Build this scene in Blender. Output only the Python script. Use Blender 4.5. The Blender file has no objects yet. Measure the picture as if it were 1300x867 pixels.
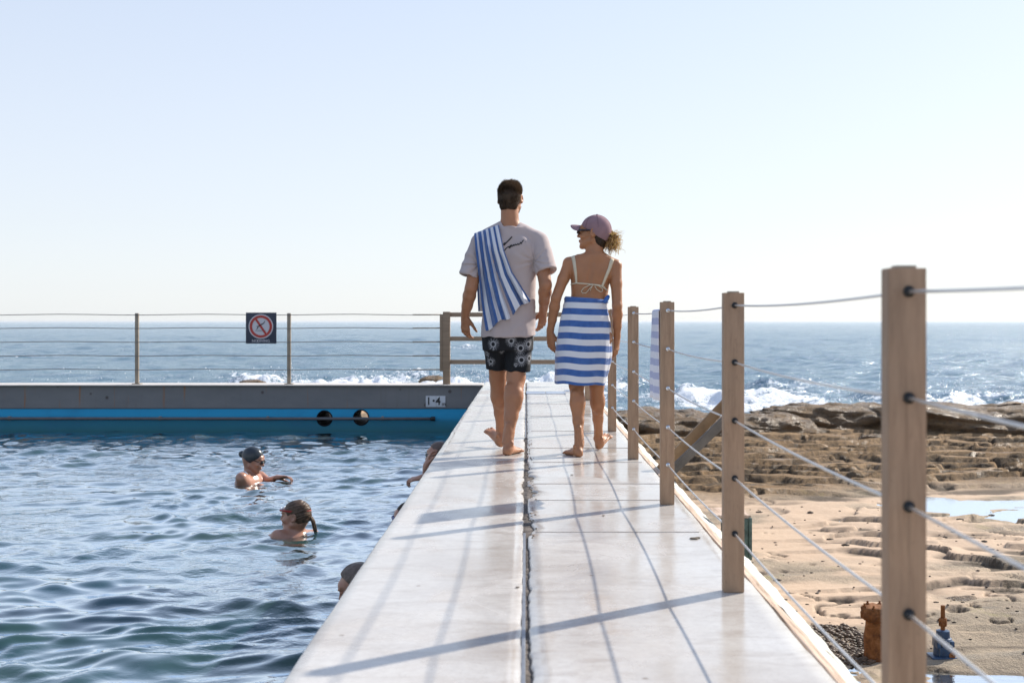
import bpy, bmesh, math, random
import numpy as np
from mathutils import Vector, Matrix
from mathutils.bvhtree import BVHTree
R = math.radians
random.seed(7); rng = np.random.default_rng(7)
scene = bpy.context.scene
COL = scene.collection

# ---------------------------------------------------------------- camera constants
FPX = 1500.0; VX, VY = 668.0, 408.0; CAMZ = 0.9
def at(px, py, Y):
    return np.array([(px-VX)*Y/FPX, Y, CAMZ-(py-VY)*Y/FPX])

# ---------------------------------------------------------------- object helpers
def tag(o, label=None, cat=None, group=None, kind=None):
    if label: o['label'] = label
    if cat: o['category'] = cat
    if group: o['group'] = group
    if kind: o['kind'] = kind
    return o
def empty(name, loc, label=None, cat=None, group=None):
    o = bpy.data.objects.new(name, None); COL.objects.link(o)
    o.location = tuple(loc); o.empty_display_size = .1
    return tag(o, label, cat, group)
def world_origin(o):
    v = Vector((0,0,0))
    while o is not None:
        v += o.location; o = o.parent
    return v
def link(name, me, mat, parent=None, org=(0,0,0), smooth=True):
    """mesh is in world coordinates; it is moved so that its origin is the parent's origin (or org)"""
    o = bpy.data.objects.new(name, me); COL.objects.link(o)
    if parent is not None:
        off = world_origin(parent); o.parent = parent
        me.transform(Matrix.Translation(-off))
    else:
        o.location = tuple(org); me.transform(Matrix.Translation(-Vector(tuple(org))))
    mats = mat if isinstance(mat, (list, tuple)) else [mat]
    for m in mats: me.materials.append(m)
    if smooth: me.polygons.foreach_set('use_smooth', [True]*len(me.polygons))
    me.update()
    return o
def npmesh(name, v, quads):
    me = bpy.data.meshes.new(name)
    v = np.asarray(v, dtype=np.float32); q = np.asarray(quads, dtype=np.int32)
    n = q.shape[1]
    me.vertices.add(len(v)); me.vertices.foreach_set('co', v.ravel())
    me.loops.add(q.size); me.loops.foreach_set('vertex_index', q.ravel())
    me.polygons.add(len(q)); me.polygons.foreach_set('loop_start', np.arange(len(q), dtype=np.int32)*n)
    me.update(calc_edges=True); me.validate()
    return me
def gridmesh(name, P, closed_u=False):
    """P: (nv, nu, 3)"""
    nv, nu = P.shape[:2]
    idx = np.arange(nv*nu).reshape(nv, nu)
    if closed_u: idx = np.concatenate([idx, idx[:, :1]], 1)
    q = np.stack([idx[:-1,:-1], idx[:-1,1:], idx[1:,1:], idx[1:,:-1]], -1).reshape(-1, 4)
    return npmesh(name, P.reshape(-1, 3), q)
def setuv(me, uv):
    """uv per vertex"""
    l = me.uv_layers.new(name='UVMap')
    vi = np.zeros(len(me.loops), dtype=np.int32); me.loops.foreach_get('vertex_index', vi)
    l.data.foreach_set('uv', np.asarray(uv, dtype=np.float32)[vi].ravel())
def setattr_f(me, name, val):
    a = me.attributes.new(name, 'FLOAT', 'POINT')
    a.data.foreach_set('value', np.asarray(val, dtype=np.float32))
def coords(me):
    v = np.zeros(len(me.vertices)*3, dtype=np.float32); me.vertices.foreach_get('co', v); return v.reshape(-1,3)
def normals(me):
    v = np.zeros(len(me.vertices)*3, dtype=np.float32); me.vertices.foreach_get('normal', v); return v.reshape(-1,3)
def setcoords(me, v):
    me.vertices.foreach_set('co', np.asarray(v, dtype=np.float32).ravel()); me.update()

class MB:
    """collects simple solids in one mesh"""
    def __init__(s): s.bm = bmesh.new()
    def box(s, c, d, bev=0.0, rot=None):
        r = bmesh.ops.create_cube(s.bm, size=1.0)
        vs = r['verts']
        M = Matrix.Translation(Vector(tuple(c))) @ (rot.to_4x4() if rot is not None else Matrix.Identity(4)) @ Matrix.Diagonal((d[0], d[1], d[2], 1))
        bmesh.ops.transform(s.bm, matrix=M, verts=vs)
        if bev > 0:
            es = list({e for v in vs for e in v.link_edges})
            bmesh.ops.bevel(s.bm, geom=es, offset=bev, segments=2, affect='EDGES', profile=.6)
        return s
    def tube(s, pts, r, n=8, cap=True):
        pts = [Vector(tuple(p)) for p in pts]
        rs = r if isinstance(r, (list, tuple, np.ndarray)) else [r]*len(pts)
        rings = []; prev = None
        for i, p in enumerate(pts):
            t = (pts[min(i+1, len(pts)-1)]-pts[max(i-1, 0)]).normalized()
            if prev is None:
                a = Vector((0,0,1)) if abs(t.z) < .9 else Vector((1,0,0))
                x = t.cross(a).normalized()
            else:
                x = (prev - t*prev.dot(t)).normalized()
            prev = x; y = t.cross(x)
            rings.append([s.bm.verts.new(p+(x*math.cos(2*math.pi*k/n)+y*math.sin(2*math.pi*k/n))*rs[i]) for k in range(n)])
        for a, b in zip(rings, rings[1:]):
            for k in range(n): s.bm.faces.new((a[k], a[(k+1)%n], b[(k+1)%n], b[k]))
        if cap and n > 2:
            s.bm.faces.new(rings[0][::-1]); s.bm.faces.new(rings[-1])
        return s
    def lathe(s, c, prof, n=32, axis='Z'):
        rings = []
        for (r, h) in prof:
            ring = []
            for k in range(n):
                a = 2*math.pi*k/n
                if axis == 'Z': p = (c[0]+r*math.cos(a), c[1]+r*math.sin(a), c[2]+h)
                elif axis == 'Y': p = (c[0]+r*math.cos(a), c[1]+h, c[2]-r*math.sin(a))
                else: p = (c[0]+h, c[1]+r*math.cos(a), c[2]+r*math.sin(a))
                ring.append(s.bm.verts.new(p))
            rings.append(ring)
        for a, b in zip(rings, rings[1:]):
            for k in range(n): s.bm.faces.new((a[k], a[(k+1)%n], b[(k+1)%n], b[k]))
        if prof[0] == prof[-1]: bmesh.ops.remove_doubles(s.bm, verts=rings[0]+rings[-1], dist=1e-6)
        else: s.bm.faces.new(rings[0][::-1]); s.bm.faces.new(rings[-1])
        return s
    def poly(s, pts, thick):
        """pts: 3D polygon; extruded by vector thick"""
        t = Vector(thick)
        a = [s.bm.verts.new(Vector(p)) for p in pts]; b = [s.bm.verts.new(Vector(p)+t) for p in pts]
        s.bm.faces.new(a); s.bm.faces.new(b[::-1])
        for i in range(len(a)):
            j = (i+1) % len(a); s.bm.faces.new((a[j], a[i], b[i], b[j]))
        return s
    def build(s, name, mat, parent=None, org=(0,0,0), smooth=False, auto=None):
        bmesh.ops.recalc_face_normals(s.bm, faces=s.bm.faces)
        me = bpy.data.meshes.new(name); s.bm.to_mesh(me); s.bm.free()
        o = link(name, me, mat, parent, org, smooth or auto is not None)
        if auto is not None:
            me.set_sharp_from_angle(angle=R(auto))
        return o

# ---------------------------------------------------------------- numpy noise
def _hash(ix, iy, iz, seed):
    h = (ix.astype(np.int64)*374761393 + iy.astype(np.int64)*668265263 + iz.astype(np.int64)*1442695041 + seed*974634777) & 0xffffffff
    h = ((h ^ (h >> 13))*1274126177) & 0xffffffff
    h = ((h ^ (h >> 16))*2246822519) & 0xffffffff
    h = h ^ (h >> 15)
    return (h & 0xffffff).astype(np.float64)/0x7fffff-1.0
def vn(x, y, z=None, seed=0):
    x = np.asarray(x, float); y = np.asarray(y, float)
    z = np.zeros_like(x) if z is None else np.asarray(z, float)
    ix, iy, iz = np.floor(x), np.floor(y), np.floor(z)
    fx, fy, fz = x-ix, y-iy, z-iz
    fx = fx*fx*fx*(fx*(fx*6-15)+10); fy = fy*fy*fy*(fy*(fy*6-15)+10); fz = fz*fz*fz*(fz*(fz*6-15)+10)
    flat = not np.any(z)
    def lay(k):
        a = _hash(ix, iy, iz+k, seed); b = _hash(ix+1, iy, iz+k, seed)
        c = _hash(ix, iy+1, iz+k, seed); d = _hash(ix+1, iy+1, iz+k, seed)
        return (a*(1-fx)+b*fx)*(1-fy)+(c*(1-fx)+d*fx)*fy
    l0 = lay(0)
    return l0 if flat else l0*(1-fz)+lay(1)*fz
def fbm(x, y, z=None, seed=0, oct=4, gain=.5):
    s = 0; a = 1.0; t = 0; f = 1.0
    for o in range(oct):
        s = s + a*vn(x*f+o*17.3, y*f-o*9.1, None if z is None else z*f+o*3.7, seed+o); t += a; a *= gain; f *= 2.03
    return s/t
def sst(a, b, x):
    t = np.clip((x-a)/(b-a), 0, 1); return t*t*(3-2*t)

# ---------------------------------------------------------------- signed distance modelling
class Field:
    def __init__(s, lo, hi, h):
        s.lo = np.array(lo, float); s.h = h
        s.n = np.ceil((np.array(hi)-s.lo)/h).astype(int)+1
        s.ax = [s.lo[i]+h*np.arange(s.n[i]) for i in range(3)]
        s.v = np.full(s.n, .05, dtype=np.float32)
    def _sl(s, lo, hi, pad):
        a = np.clip(np.floor((np.array(lo)-pad-s.lo)/s.h).astype(int), 0, s.n)
        b = np.clip(np.ceil((np.array(hi)+pad-s.lo)/s.h).astype(int)+1, 0, s.n)
        if np.any(b <= a): return None, None
        sl = tuple(slice(a[i], b[i]) for i in range(3))
        g = (s.ax[0][sl[0]][:,None,None], s.ax[1][sl[1]][None,:,None], s.ax[2][sl[2]][None,None,:])
        return sl, g
    def put(s, lo, hi, fn, k=.01, sub=False):
        sl, g = s._sl(lo, hi, .03+k)
        if sl is None: return
        d = np.asarray(fn(*g), dtype=np.float32)
        a = s.v[sl]
        if sub:
            d = -d; hh = np.clip(.5-.5*(a-d)/k, 0, 1); s.v[sl] = a*(1-hh)+d*hh+k*hh*(1-hh)
        else:
            hh = np.clip(.5+.5*(a-d)/k, 0, 1); s.v[sl] = a*(1-hh)+d*hh-k*hh*(1-hh)
    def cone(s, a, b, ra, rb, k=.012, flat=None, sub=False, cuts=()):
        a = np.array(a, float); b = np.array(b, float); ba = b-a; L2 = max(ba@ba, 1e-9); rm = max(ra, rb)
        def fn(x, y, z):
            px, py, pz = x-a[0], y-a[1], z-a[2]
            h = np.clip((px*ba[0]+py*ba[1]+pz*ba[2])/L2, 0, 1)
            qx, qy, qz = px-h*ba[0], py-h*ba[1], pz-h*ba[2]
            r = ra+(rb-ra)*h
            if flat is not None:
                n, f = flat; dn = (qx*n[0]+qy*n[1]+qz*n[2])*(1/f-1)
                qx, qy, qz = qx+dn*n[0], qy+dn*n[1], qz+dn*n[2]
                d = (np.sqrt(qx*qx+qy*qy+qz*qz)-r)*min(1, f**.5)
            else:
                d = np.sqrt(qx*qx+qy*qy+qz*qz)-r
            for (c, nn) in cuts:
                d = np.maximum(d, (x-c[0])*nn[0]+(y-c[1])*nn[1]+(z-c[2])*nn[2])
            return d
        e = rm*(flat[1] if flat is not None and flat[1] > 1 else 1)
        s.put(np.minimum(a, b)-e, np.maximum(a, b)+e, fn, k, sub)
    def chain(s, pts, rs, k=.012, flat=None):
        for i in range(len(pts)-1): s.cone(pts[i], pts[i+1], rs[i], rs[i+1], k, flat)
    def ell(s, c, r, M=None, k=.012, sub=False, cuts=()):
        c = np.array(c, float); r = np.array(r, float); M = np.eye(3) if M is None else np.array(M)
        def fn(x, y, z):
            dx, dy, dz = x-c[0], y-c[1], z-c[2]
            u = [dx*M[0][i]+dy*M[1][i]+dz*M[2][i] for i in range(3)]
            k0 = np.sqrt((u[0]/r[0])**2+(u[1]/r[1])**2+(u[2]/r[2])**2)
            k1 = np.sqrt((u[0]/r[0]**2)**2+(u[1]/r[1]**2)**2+(u[2]/r[2]**2)**2)+1e-6
            d = k0*(k0-1)/k1
            for (cc, nn) in cuts:
                d = np.maximum(d, (x-cc[0])*nn[0]+(y-cc[1])*nn[1]+(z-cc[2])*nn[2])
            return d
        e = r.max(); s.put(c-e, c+e, fn, k, sub)
    def loft(s, rows, k=.02, p=2.0, sub=False):
        """rows: (z, cx, cy, rx, ry) rising z"""
        T = np.array(rows, float)
        zz = np.linspace(T[0,0], T[-1,0], 80)
        cols = [np.interp(zz, T[:,0], T[:,i]) for i in range(1,5)]
        ker = np.ones(7)/7
        cols = [np.convolve(np.pad(c, 3, mode='edge'), ker, 'valid') for c in cols]
        def fn(x, y, z):
            cx, cy, rx, ry = [np.interp(z, zz, c) for c in cols]
            u = (np.abs((x-cx)/rx)**p+np.abs((y-cy)/ry)**p)**(1/p)
            d = (u-1)*np.minimum(rx, ry)
            return np.maximum(d, np.maximum(T[0,0]-z, z-T[-1,0]))
        m = max(T[:,3].max(), T[:,4].max())
        s.put((T[:,1].min()-m, T[:,2].min()-m, T[0,0]), (T[:,1].max()+m, T[:,2].max()+m, T[-1,0]), fn, k, sub)
    def plane(s, c, n, k=.002):
        """keep the side where (p-c).n < 0"""
        x, y, z = s.ax[0][:,None,None], s.ax[1][None,:,None], s.ax[2][None,None,:]
        d = (x-c[0])*n[0]+(y-c[1])*n[1]+(z-c[2])*n[2]
        s.v = np.maximum(s.v, d.astype(np.float32))
    def mesh(s, name, smooth=1):
        v = s.v; ins = v < 0
        cnt = np.zeros(tuple(np.array(v.shape)-1), dtype=np.int8)
        nx, ny, nz = cnt.shape
        corners = [(i,j,k) for i in (0,1) for j in (0,1) for k in (0,1)]
        for (i,j,k) in corners: cnt += ins[i:nx+i, j:ny+j, k:nz+k]
        act = np.argwhere((cnt > 0) & (cnt < 8))
        cid = np.full(cnt.shape, -1, dtype=np.int32)
        cid[act[:,0], act[:,1], act[:,2]] = np.arange(len(act))
        cv = {c: v[act[:,0]+c[0], act[:,1]+c[1], act[:,2]+c[2]] for c in corners}
        P = np.zeros((len(act), 3)); N = np.zeros(len(act))
        for a in corners:
            for ax in range(3):
                if a[ax] == 0:
                    b = list(a); b[ax] = 1; b = tuple(b)
                    m = (cv[a] < 0) != (cv[b] < 0)
                    t = np.where(m, cv[a]/np.where(m, cv[a]-cv[b], 1), 0)
                    q = np.array(a, float)[None,:].repeat(len(act), 0); q[:,ax] = t
                    P += q*m[:,None]; N += m
        P = (P/N[:,None]+act)*s.h+s.lo
        quads = []
        for ax in range(3):
            o = [0,1,2]; o.remove(ax); b_, c_ = o
            sl0 = [slice(1,-1)]*3; sl1 = [slice(1,-1)]*3
            sl0[ax] = slice(0,-1); sl1[ax] = slice(1,None)
            A = ins[tuple(sl0)]; B = ins[tuple(sl1)]
            e = np.argwhere(A != B); 
            if len(e) == 0: continue
            off = np.array([1,1,1]); off[ax] = 0
            e = e+off
            flip = ins[e[:,0], e[:,1], e[:,2]]
            def cell(db, dc):
                q = e.copy(); q[:,b_] -= db; q[:,c_] -= dc
                return cid[q[:,0], q[:,1], q[:,2]]
            Q = np.stack([cell(1,1), cell(0,1), cell(0,0), cell(1,0)], 1)
            if ax == 1: flip = ~flip
            Q[~flip] = Q[~flip][:, ::-1]
            quads.append(Q)
        Q = np.concatenate(quads)
        Q = Q[(Q >= 0).all(1)]
        me = npmesh(name, P, Q)
        if smooth: lap(me, smooth)
        return me
def lap(me, it=1, f=.5):
    v = coords(me).astype(float)
    e = np.zeros(len(me.edges)*2, dtype=np.int32); me.edges.foreach_get('vertices', e); e = e.reshape(-1,2)
    n = np.bincount(e.ravel(), minlength=len(v)).astype(float)
    for _ in range(it):
        s = np.zeros_like(v)
        for k in range(3):
            s[:,k] = np.bincount(e[:,0], v[e[:,1],k], len(v))+np.bincount(e[:,1], v[e[:,0],k], len(v))
        v = v*(1-f)+f*s/np.maximum(n,1)[:,None]
    setcoords(me, v)
def bvh(me):
    v = coords(me); f = [tuple(p.vertices) for p in me.polygons]
    return BVHTree.FromPolygons([tuple(a) for a in v.tolist()], f)

# ---------------------------------------------------------------- materials
class NT:
    def __init__(s, name):
        m = bpy.data.materials.new(name); m.use_nodes = True; s.m = m; s.t = m.node_tree; s.n = s.t.nodes
        s.n.clear(); s.out = s.n.new('ShaderNodeOutputMaterial')
        s.geo = None
    def new(s, typ, **kw):
        n = s.n.new(typ)
        for k, v in kw.items(): setattr(n, k, v)
        return n
    def set(s, n, key, val):
        if isinstance(val, bpy.types.NodeSocket): s.t.links.new(val, n.inputs[key])
        elif val is not None:
            i = n.inputs[key]
            if i.type == 'RGBA' and not hasattr(val, '__len__'): val = (val, val, val, 1)
            if i.type == 'RGBA' and len(val) == 3: val = (*val, 1)
            i.default_value = val
    def coord(s, kind='Object', scale=(1,1,1), rot=(0,0,0), loc=(0,0,0)):
        tc = s.new('ShaderNodeTexCoord'); mp = s.new('ShaderNodeMapping')
        s.t.links.new(tc.outputs[kind], mp.inputs['Vector'])
        mp.inputs['Scale'].default_value = scale; mp.inputs['Rotation'].default_value = rot; mp.inputs['Location'].default_value = loc
        return mp.outputs[0]
    def noise(s, vec, scale=5, detail=4, rough=.5, dist=0, out='Fac'):
        n = s.new('ShaderNodeTexNoise'); s.set(n, 'Vector', vec)
        for k, v in (('Scale', scale), ('Detail', detail), ('Roughness', rough), ('Distortion', dist)): s.set(n, k, v)
        return n.outputs[out]
    def voro(s, vec, scale=5, feature='F1', out='Distance', rnd=1):
        n = s.new('ShaderNodeTexVoronoi', feature=feature); s.set(n, 'Vector', vec); s.set(n, 'Scale', scale); s.set(n, 'Randomness', rnd)
        return n.outputs[out]
    def ramp(s, fac, *stops, interp='LINEAR'):
        n = s.new('ShaderNodeValToRGB'); s.set(n, 'Fac', fac); n.color_ramp.interpolation = interp
        el = n.color_ramp.elements
        while len(el) < len(stops): el.new(.5)
        for e, (p, c) in zip(el, stops):
            e.position = p
            if not hasattr(c, '__len__'): c = (c, c, c)
            e.color = (*c, 1)
        return n.outputs[0]
    def mix(s, fac, a, b, typ='MIX'):
        n = s.new('ShaderNodeMix', data_type='RGBA', blend_type=typ)
        s.set(n, 0, fac)
        for idx, v in ((6, a), (7, b)):
            if isinstance(v, bpy.types.NodeSocket): s.t.links.new(v, n.inputs[idx])
            else:
                if not hasattr(v, '__len__'): v = (v, v, v)
                n.inputs[idx].default_value = (*v, 1)
        return n.outputs[2]
    def math(s, op, a, b=None, c=None, clamp=False):
        n = s.new('ShaderNodeMath', operation=op, use_clamp=clamp)
        for i, v in enumerate((a, b, c)):
            if v is None: continue
            if isinstance(v, bpy.types.NodeSocket): s.t.links.new(v, n.inputs[i])
            else: n.inputs[i].default_value = v
        return n.outputs[0]
    def attr(s, name, out='Fac'):
        n = s.new('ShaderNodeAttribute', attribute_name=name); return n.outputs[out]
    def bump(s, h, strength=.3, dist=.01, normal=None):
        n = s.new('ShaderNodeBump'); s.set(n, 'Height', h); s.set(n, 'Strength', strength); s.set(n, 'Distance', dist)
        if normal is not None: s.set(n, 'Normal', normal)
        return n.outputs[0]
    def bsdf(s, color, rough=.6, spec=.5, normal=None, metal=0, **kw):
        b = s.new('ShaderNodeBsdfPrincipled')
        s.set(b, 'Base Color', color); s.set(b, 'Roughness', rough); s.set(b, 'Specular IOR Level', spec); s.set(b, 'Metallic', metal)
        if normal is not None: s.set(b, 'Normal', normal)
        for k, v in kw.items(): s.set(b, k.replace('_', ' '), v)
        return b.outputs[0]
    def done(s, sh):
        s.t.links.new(sh, s.out.inputs['Surface']); return s.m

def simple(name, col, rough=.6, spec=.5, metal=0, var=.15, vs=8, bump=.1, bs=60, bd=.004, **kw):
    t = NT(name); c = t.coord()
    n = t.noise(c, vs, 4, .6)
    a = tuple(x*(1-var) for x in col); b = tuple(min(1, x*(1+var)) for x in col)
    cc = t.ramp(n, (.3, a), (.7, b))
    nb = t.noise(c, bs, 3, .6)
    return t.done(t.bsdf(cc, rough, spec, t.bump(nb, bump, bd), metal, **kw))
# ================================================================ SKY, SUN, CAMERA
w = bpy.data.worlds.new('World'); scene.world = w; w.use_nodes = True
nt = w.node_tree; nt.nodes.clear()
sky = nt.nodes.new('ShaderNodeTexSky'); sky.sky_type = 'NISHITA'; sky.sun_disc = False
SUN_EL, SUN_AZ = 33.0, 53.0          # azimuth measured from the view direction towards the right
sky.sun_elevation = R(SUN_EL); sky.sun_rotation = R(SUN_AZ)
sky.altitude = 0; sky.air_density = 1.0; sky.dust_density = 0.6; sky.ozone_density = 1.6
bg = nt.nodes.new('ShaderNodeBackground'); bg.inputs['Strength'].default_value = 0.13
wo = nt.nodes.new('ShaderNodeOutputWorld')
hs = nt.nodes.new('ShaderNodeHueSaturation'); hs.inputs['Saturation'].default_value = .65; hs.inputs['Hue'].default_value = .515; nt.links.new(sky.outputs[0], hs.inputs['Color'])
mxs = nt.nodes.new('ShaderNodeMix'); mxs.data_type = 'RGBA'; 
tcs = nt.nodes.new('ShaderNodeTexCoord'); sxs = nt.nodes.new('ShaderNodeSeparateXYZ'); rps = nt.nodes.new('ShaderNodeValToRGB')
nt.links.new(tcs.outputs['Generated'], sxs.inputs[0]); nt.links.new(sxs.outputs[2], rps.inputs[0])
rps.color_ramp.elements[0].position = .02; rps.color_ramp.elements[0].color = (.80, .80, .80, 1); rps.color_ramp.elements[1].position = .8; rps.color_ramp.elements[1].color = (.45, .45, .45, 1)
nt.links.new(rps.outputs[0], mxs.inputs[0])
nt.links.new(hs.outputs[0], mxs.inputs[6]); 
rp2 = nt.nodes.new('ShaderNodeValToRGB'); nt.links.new(sxs.outputs[2], rp2.inputs[0]); e2 = rp2.color_ramp.elements; e2.new(.27); e2[0].position = 0
for e_, p_, c_ in zip(e2, (0, .27, .85), ((.60, .625, .655), (.475, .55, .66), (.27, .41, .68))): e_.position = p_; e_.color = (*c_, 1)
mu2 = nt.nodes.new('ShaderNodeVectorMath'); mu2.operation = 'SCALE'; mu2.inputs['Scale'].default_value = 7.35
nt.links.new(rp2.outputs[0], mu2.inputs[0]); nt.links.new(mu2.outputs[0], mxs.inputs[7])
nt.links.new(mxs.outputs[2], bg.inputs['Color']); nt.links.new(bg.outputs[0], wo.inputs['Surface'])
sd = np.array([math.sin(R(SUN_AZ))*math.cos(R(SUN_EL)), math.cos(R(SUN_AZ))*math.cos(R(SUN_EL)), math.sin(R(SUN_EL))])
sl = bpy.data.lights.new('sun', 'SUN'); sl.energy = 4.6; sl.angle = R(.8); sl.color = (1.0, .93, .82)
so = bpy.data.objects.new('sun', sl); COL.objects.link(so); so.location = (20, 20, 20)
so.rotation_euler = Vector(tuple(sd)).to_track_quat('Z', 'Y').to_euler()
cam = bpy.data.cameras.new('camera'); co = bpy.data.objects.new('camera', cam); COL.objects.link(co)
co.location = (0, 0, CAMZ); co.rotation_euler = (R(90), 0, 0)
cam.sensor_fit = 'HORIZONTAL'; cam.sensor_width = 36; cam.lens = 36*FPX/1300
cam.shift_x = -(VX-650)/1300; cam.shift_y = -(433.5-VY)/1300
cam.clip_start = .05; cam.clip_end = 60000
cam.dof.use_dof = True; cam.dof.focus_distance = 8.0; cam.dof.aperture_fstop = 4.5; cam.dof.aperture_blades = 0
scene.camera = co
vs_ = scene.view_settings; scene.display_settings.display_device = 'sRGB'
vs_.view_transform = 'Standard'; vs_.look = 'None'; vs_.gamma = 1; vs_.exposure = 0.60; vs_.use_curve_mapping = False
scene.render.engine = 'CYCLES'; scene.cycles.max_bounces = 8; scene.cycles.volume_bounces = 0; scene.cycles.use_denoising = True
scene.cycles.sample_clamp_indirect = 6; scene.cycles.caustics_reflective = False; scene.cycles.caustics_refractive = False

SEA_Z = -1.95; POOL_Z = -.64; REEF_Z = -1.8

# ================================================================ MATERIALS (setting)
t = NT('wet_concrete'); c = t.coord()
big = t.noise(c, 1.3, 5, .6); fine = t.noise(c, 30, 5, .7); cs = t.coord(scale=(1, 3.2, 1))
st = t.noise(cs, 3.1, 6, .68, .6)
col = t.ramp(big, (.3, (.44, .40, .36)), (.52, (.54, .51, .475)), (.75, (.60, .58, .55)))
col = t.mix(t.ramp(st, (.50, 0), (.66, .55)), col, (.36, .315, .275))
col = t.mix(t.ramp(fine, (.35, .3), (.6, 0)), col, (.35, .31, .28))
spk = t.voro(c, 75); col = t.mix(t.ramp(spk, (.08, .5), (.18, 0)), col, (.22, .18, .15))
sp3 = t.voro(c, 3.7); col = t.mix(t.ramp(sp3, (.02, .8), (.045, 0)), col, (.16, .11, .07))
rs = t.noise(t.coord(scale=(1, .5, 1), loc=(4, 2, 0)), 1.7, 5, .7); col = t.mix(t.ramp(rs, (.62, 0), (.74, .5)), col, (.36, .25, .16))
# small slab joints across the walkway on the sea side
wet = t.noise(t.coord(scale=(1, .8, 1)), 2.2, 5, .62, .8)
rough = t.ramp(wet, (.36, .08), (.5, .18), (.64, .38))
h = t.math('ADD', t.math('MULTIPLY', st, .6), t.math('MULTIPLY', fine, .25))
M_DECK = t.done(t.bsdf(col, rough, .5, t.bump(h, .35, .006)))

t = NT('slab_side'); c = t.coord()
n1 = t.noise(c, 3, 5, .6); n2 = t.noise(c, 30, 4, .7)
M_CONC = t.done(t.bsdf(t.ramp(n1, (.3, (.26, .25, .235)), (.7, (.38, .365, .345))), .8, .3, t.bump(n2, .5, .006)))

t = NT('painted_pool_wall'); c = t.coord(); tc = t.new('ShaderNodeTexCoord'); sp = t.new('ShaderNodeSeparateXYZ')
t.t.links.new(tc.outputs['Object'], sp.inputs[0]); z = sp.outputs[2]
n1 = t.noise(t.coord(scale=(1, 1, 2.5)), 1.2, 6, .65); n2 = t.noise(c, 40, 4, .7)
grey = t.ramp(n1, (.3, (.15, .155, .165)), (.7, (.20, .20, .205)))
streak = t.noise(t.coord(scale=(6, 1, .5)), 2.2, 4, .6)
grey = t.mix(t.ramp(streak, (.58, 0), (.72, .35)), grey, (.15, .13, .12))
pit = t.voro(t.coord(scale=(1, .2, 1)), 3.3); grey = t.mix(t.ramp(pit, (.06, .85), (.10, 0)), grey, (.06, .045, .04))
rust = t.noise(t.coord(scale=(9, .1, .45), loc=(3.1, 0, .2)), 1.6, 3, .5)
grey = t.mix(t.ramp(rust, (.64, 0), (.72, .8)), grey, (.28, .13, .05))
zz = t.math('ADD', z, t.math('MULTIPLY', t.math('SUBTRACT', t.noise(t.coord(scale=(1,1,.2)), 3, 3), .5), .012))
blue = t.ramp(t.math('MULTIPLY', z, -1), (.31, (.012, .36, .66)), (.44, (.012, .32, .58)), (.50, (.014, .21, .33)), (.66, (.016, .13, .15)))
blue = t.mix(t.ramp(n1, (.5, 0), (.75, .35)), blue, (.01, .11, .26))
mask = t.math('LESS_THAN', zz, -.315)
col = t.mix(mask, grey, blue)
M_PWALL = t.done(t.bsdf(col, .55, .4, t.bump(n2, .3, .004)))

t = NT('weathered_timber'); c = t.coord(); gr = t.coord(scale=(9, 9, .9))
g1 = t.noise(gr, 5, 6, .7, .4); g2 = t.noise(c, 3.5, 4, .6); g3 = t.noise(t.coord(scale=(30, 30, 2)), 6, 3, .7)
col = t.ramp(g1, (.25, (.25, .16, .102)), (.55, (.375, .25, .165)), (.8, (.44, .31, .21)))
col = t.mix(t.ramp(g2, (.42, .0), (.7, .5)), col, (.25, .185, .135))
col = t.mix(t.ramp(t.noise(t.coord(scale=(1, 1, .6)), 90, 2, .6), (.62, 0), (.75, .35)), col, (.16, .11, .08))
chk = t.noise(t.coord(scale=(45, 45, 1.1)), 1.3, 3, .5); col = t.mix(t.ramp(chk, (.66, 0), (.74, .4)), col, (.10, .065, .04))
M_TIMBER = t.done(t.bsdf(col, .7, .3, t.bump(g3, .35, .003)))
t = NT('grey_timber'); g1 = t.noise(t.coord(scale=(1, 9, 9)), 4, 6, .7, .4)
col = t.ramp(g1, (.25, (.20, .145, .10)), (.75, (.34, .25, .175)))
M_RAIL = t.done(t.bsdf(col, .75, .3, t.bump(g1, .3, .003)))
M_GALV = simple('galvanised_steel', (.42, .42, .42), .38, .5, .85, .15, 20)
M_STEELDARK = simple('dull_steel_post', (.27, .225, .175), .5, .5, .2, .2, 12)
M_BLACK = simple('black_rubber', (.012, .012, .012), .45, .4)
M_SILVER = simple('polished_fitting', (.7, .7, .7), .22, .5, 1, .05)
M_GAP = simple('dark_gap', (.13, .11, .095), .85, .2, 0, .7, 30, .8, 90, .01)
M_STRIP = simple('grey_joint_strip', (.30, .31, .33), .45, .4, .2, .2, 30)

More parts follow.
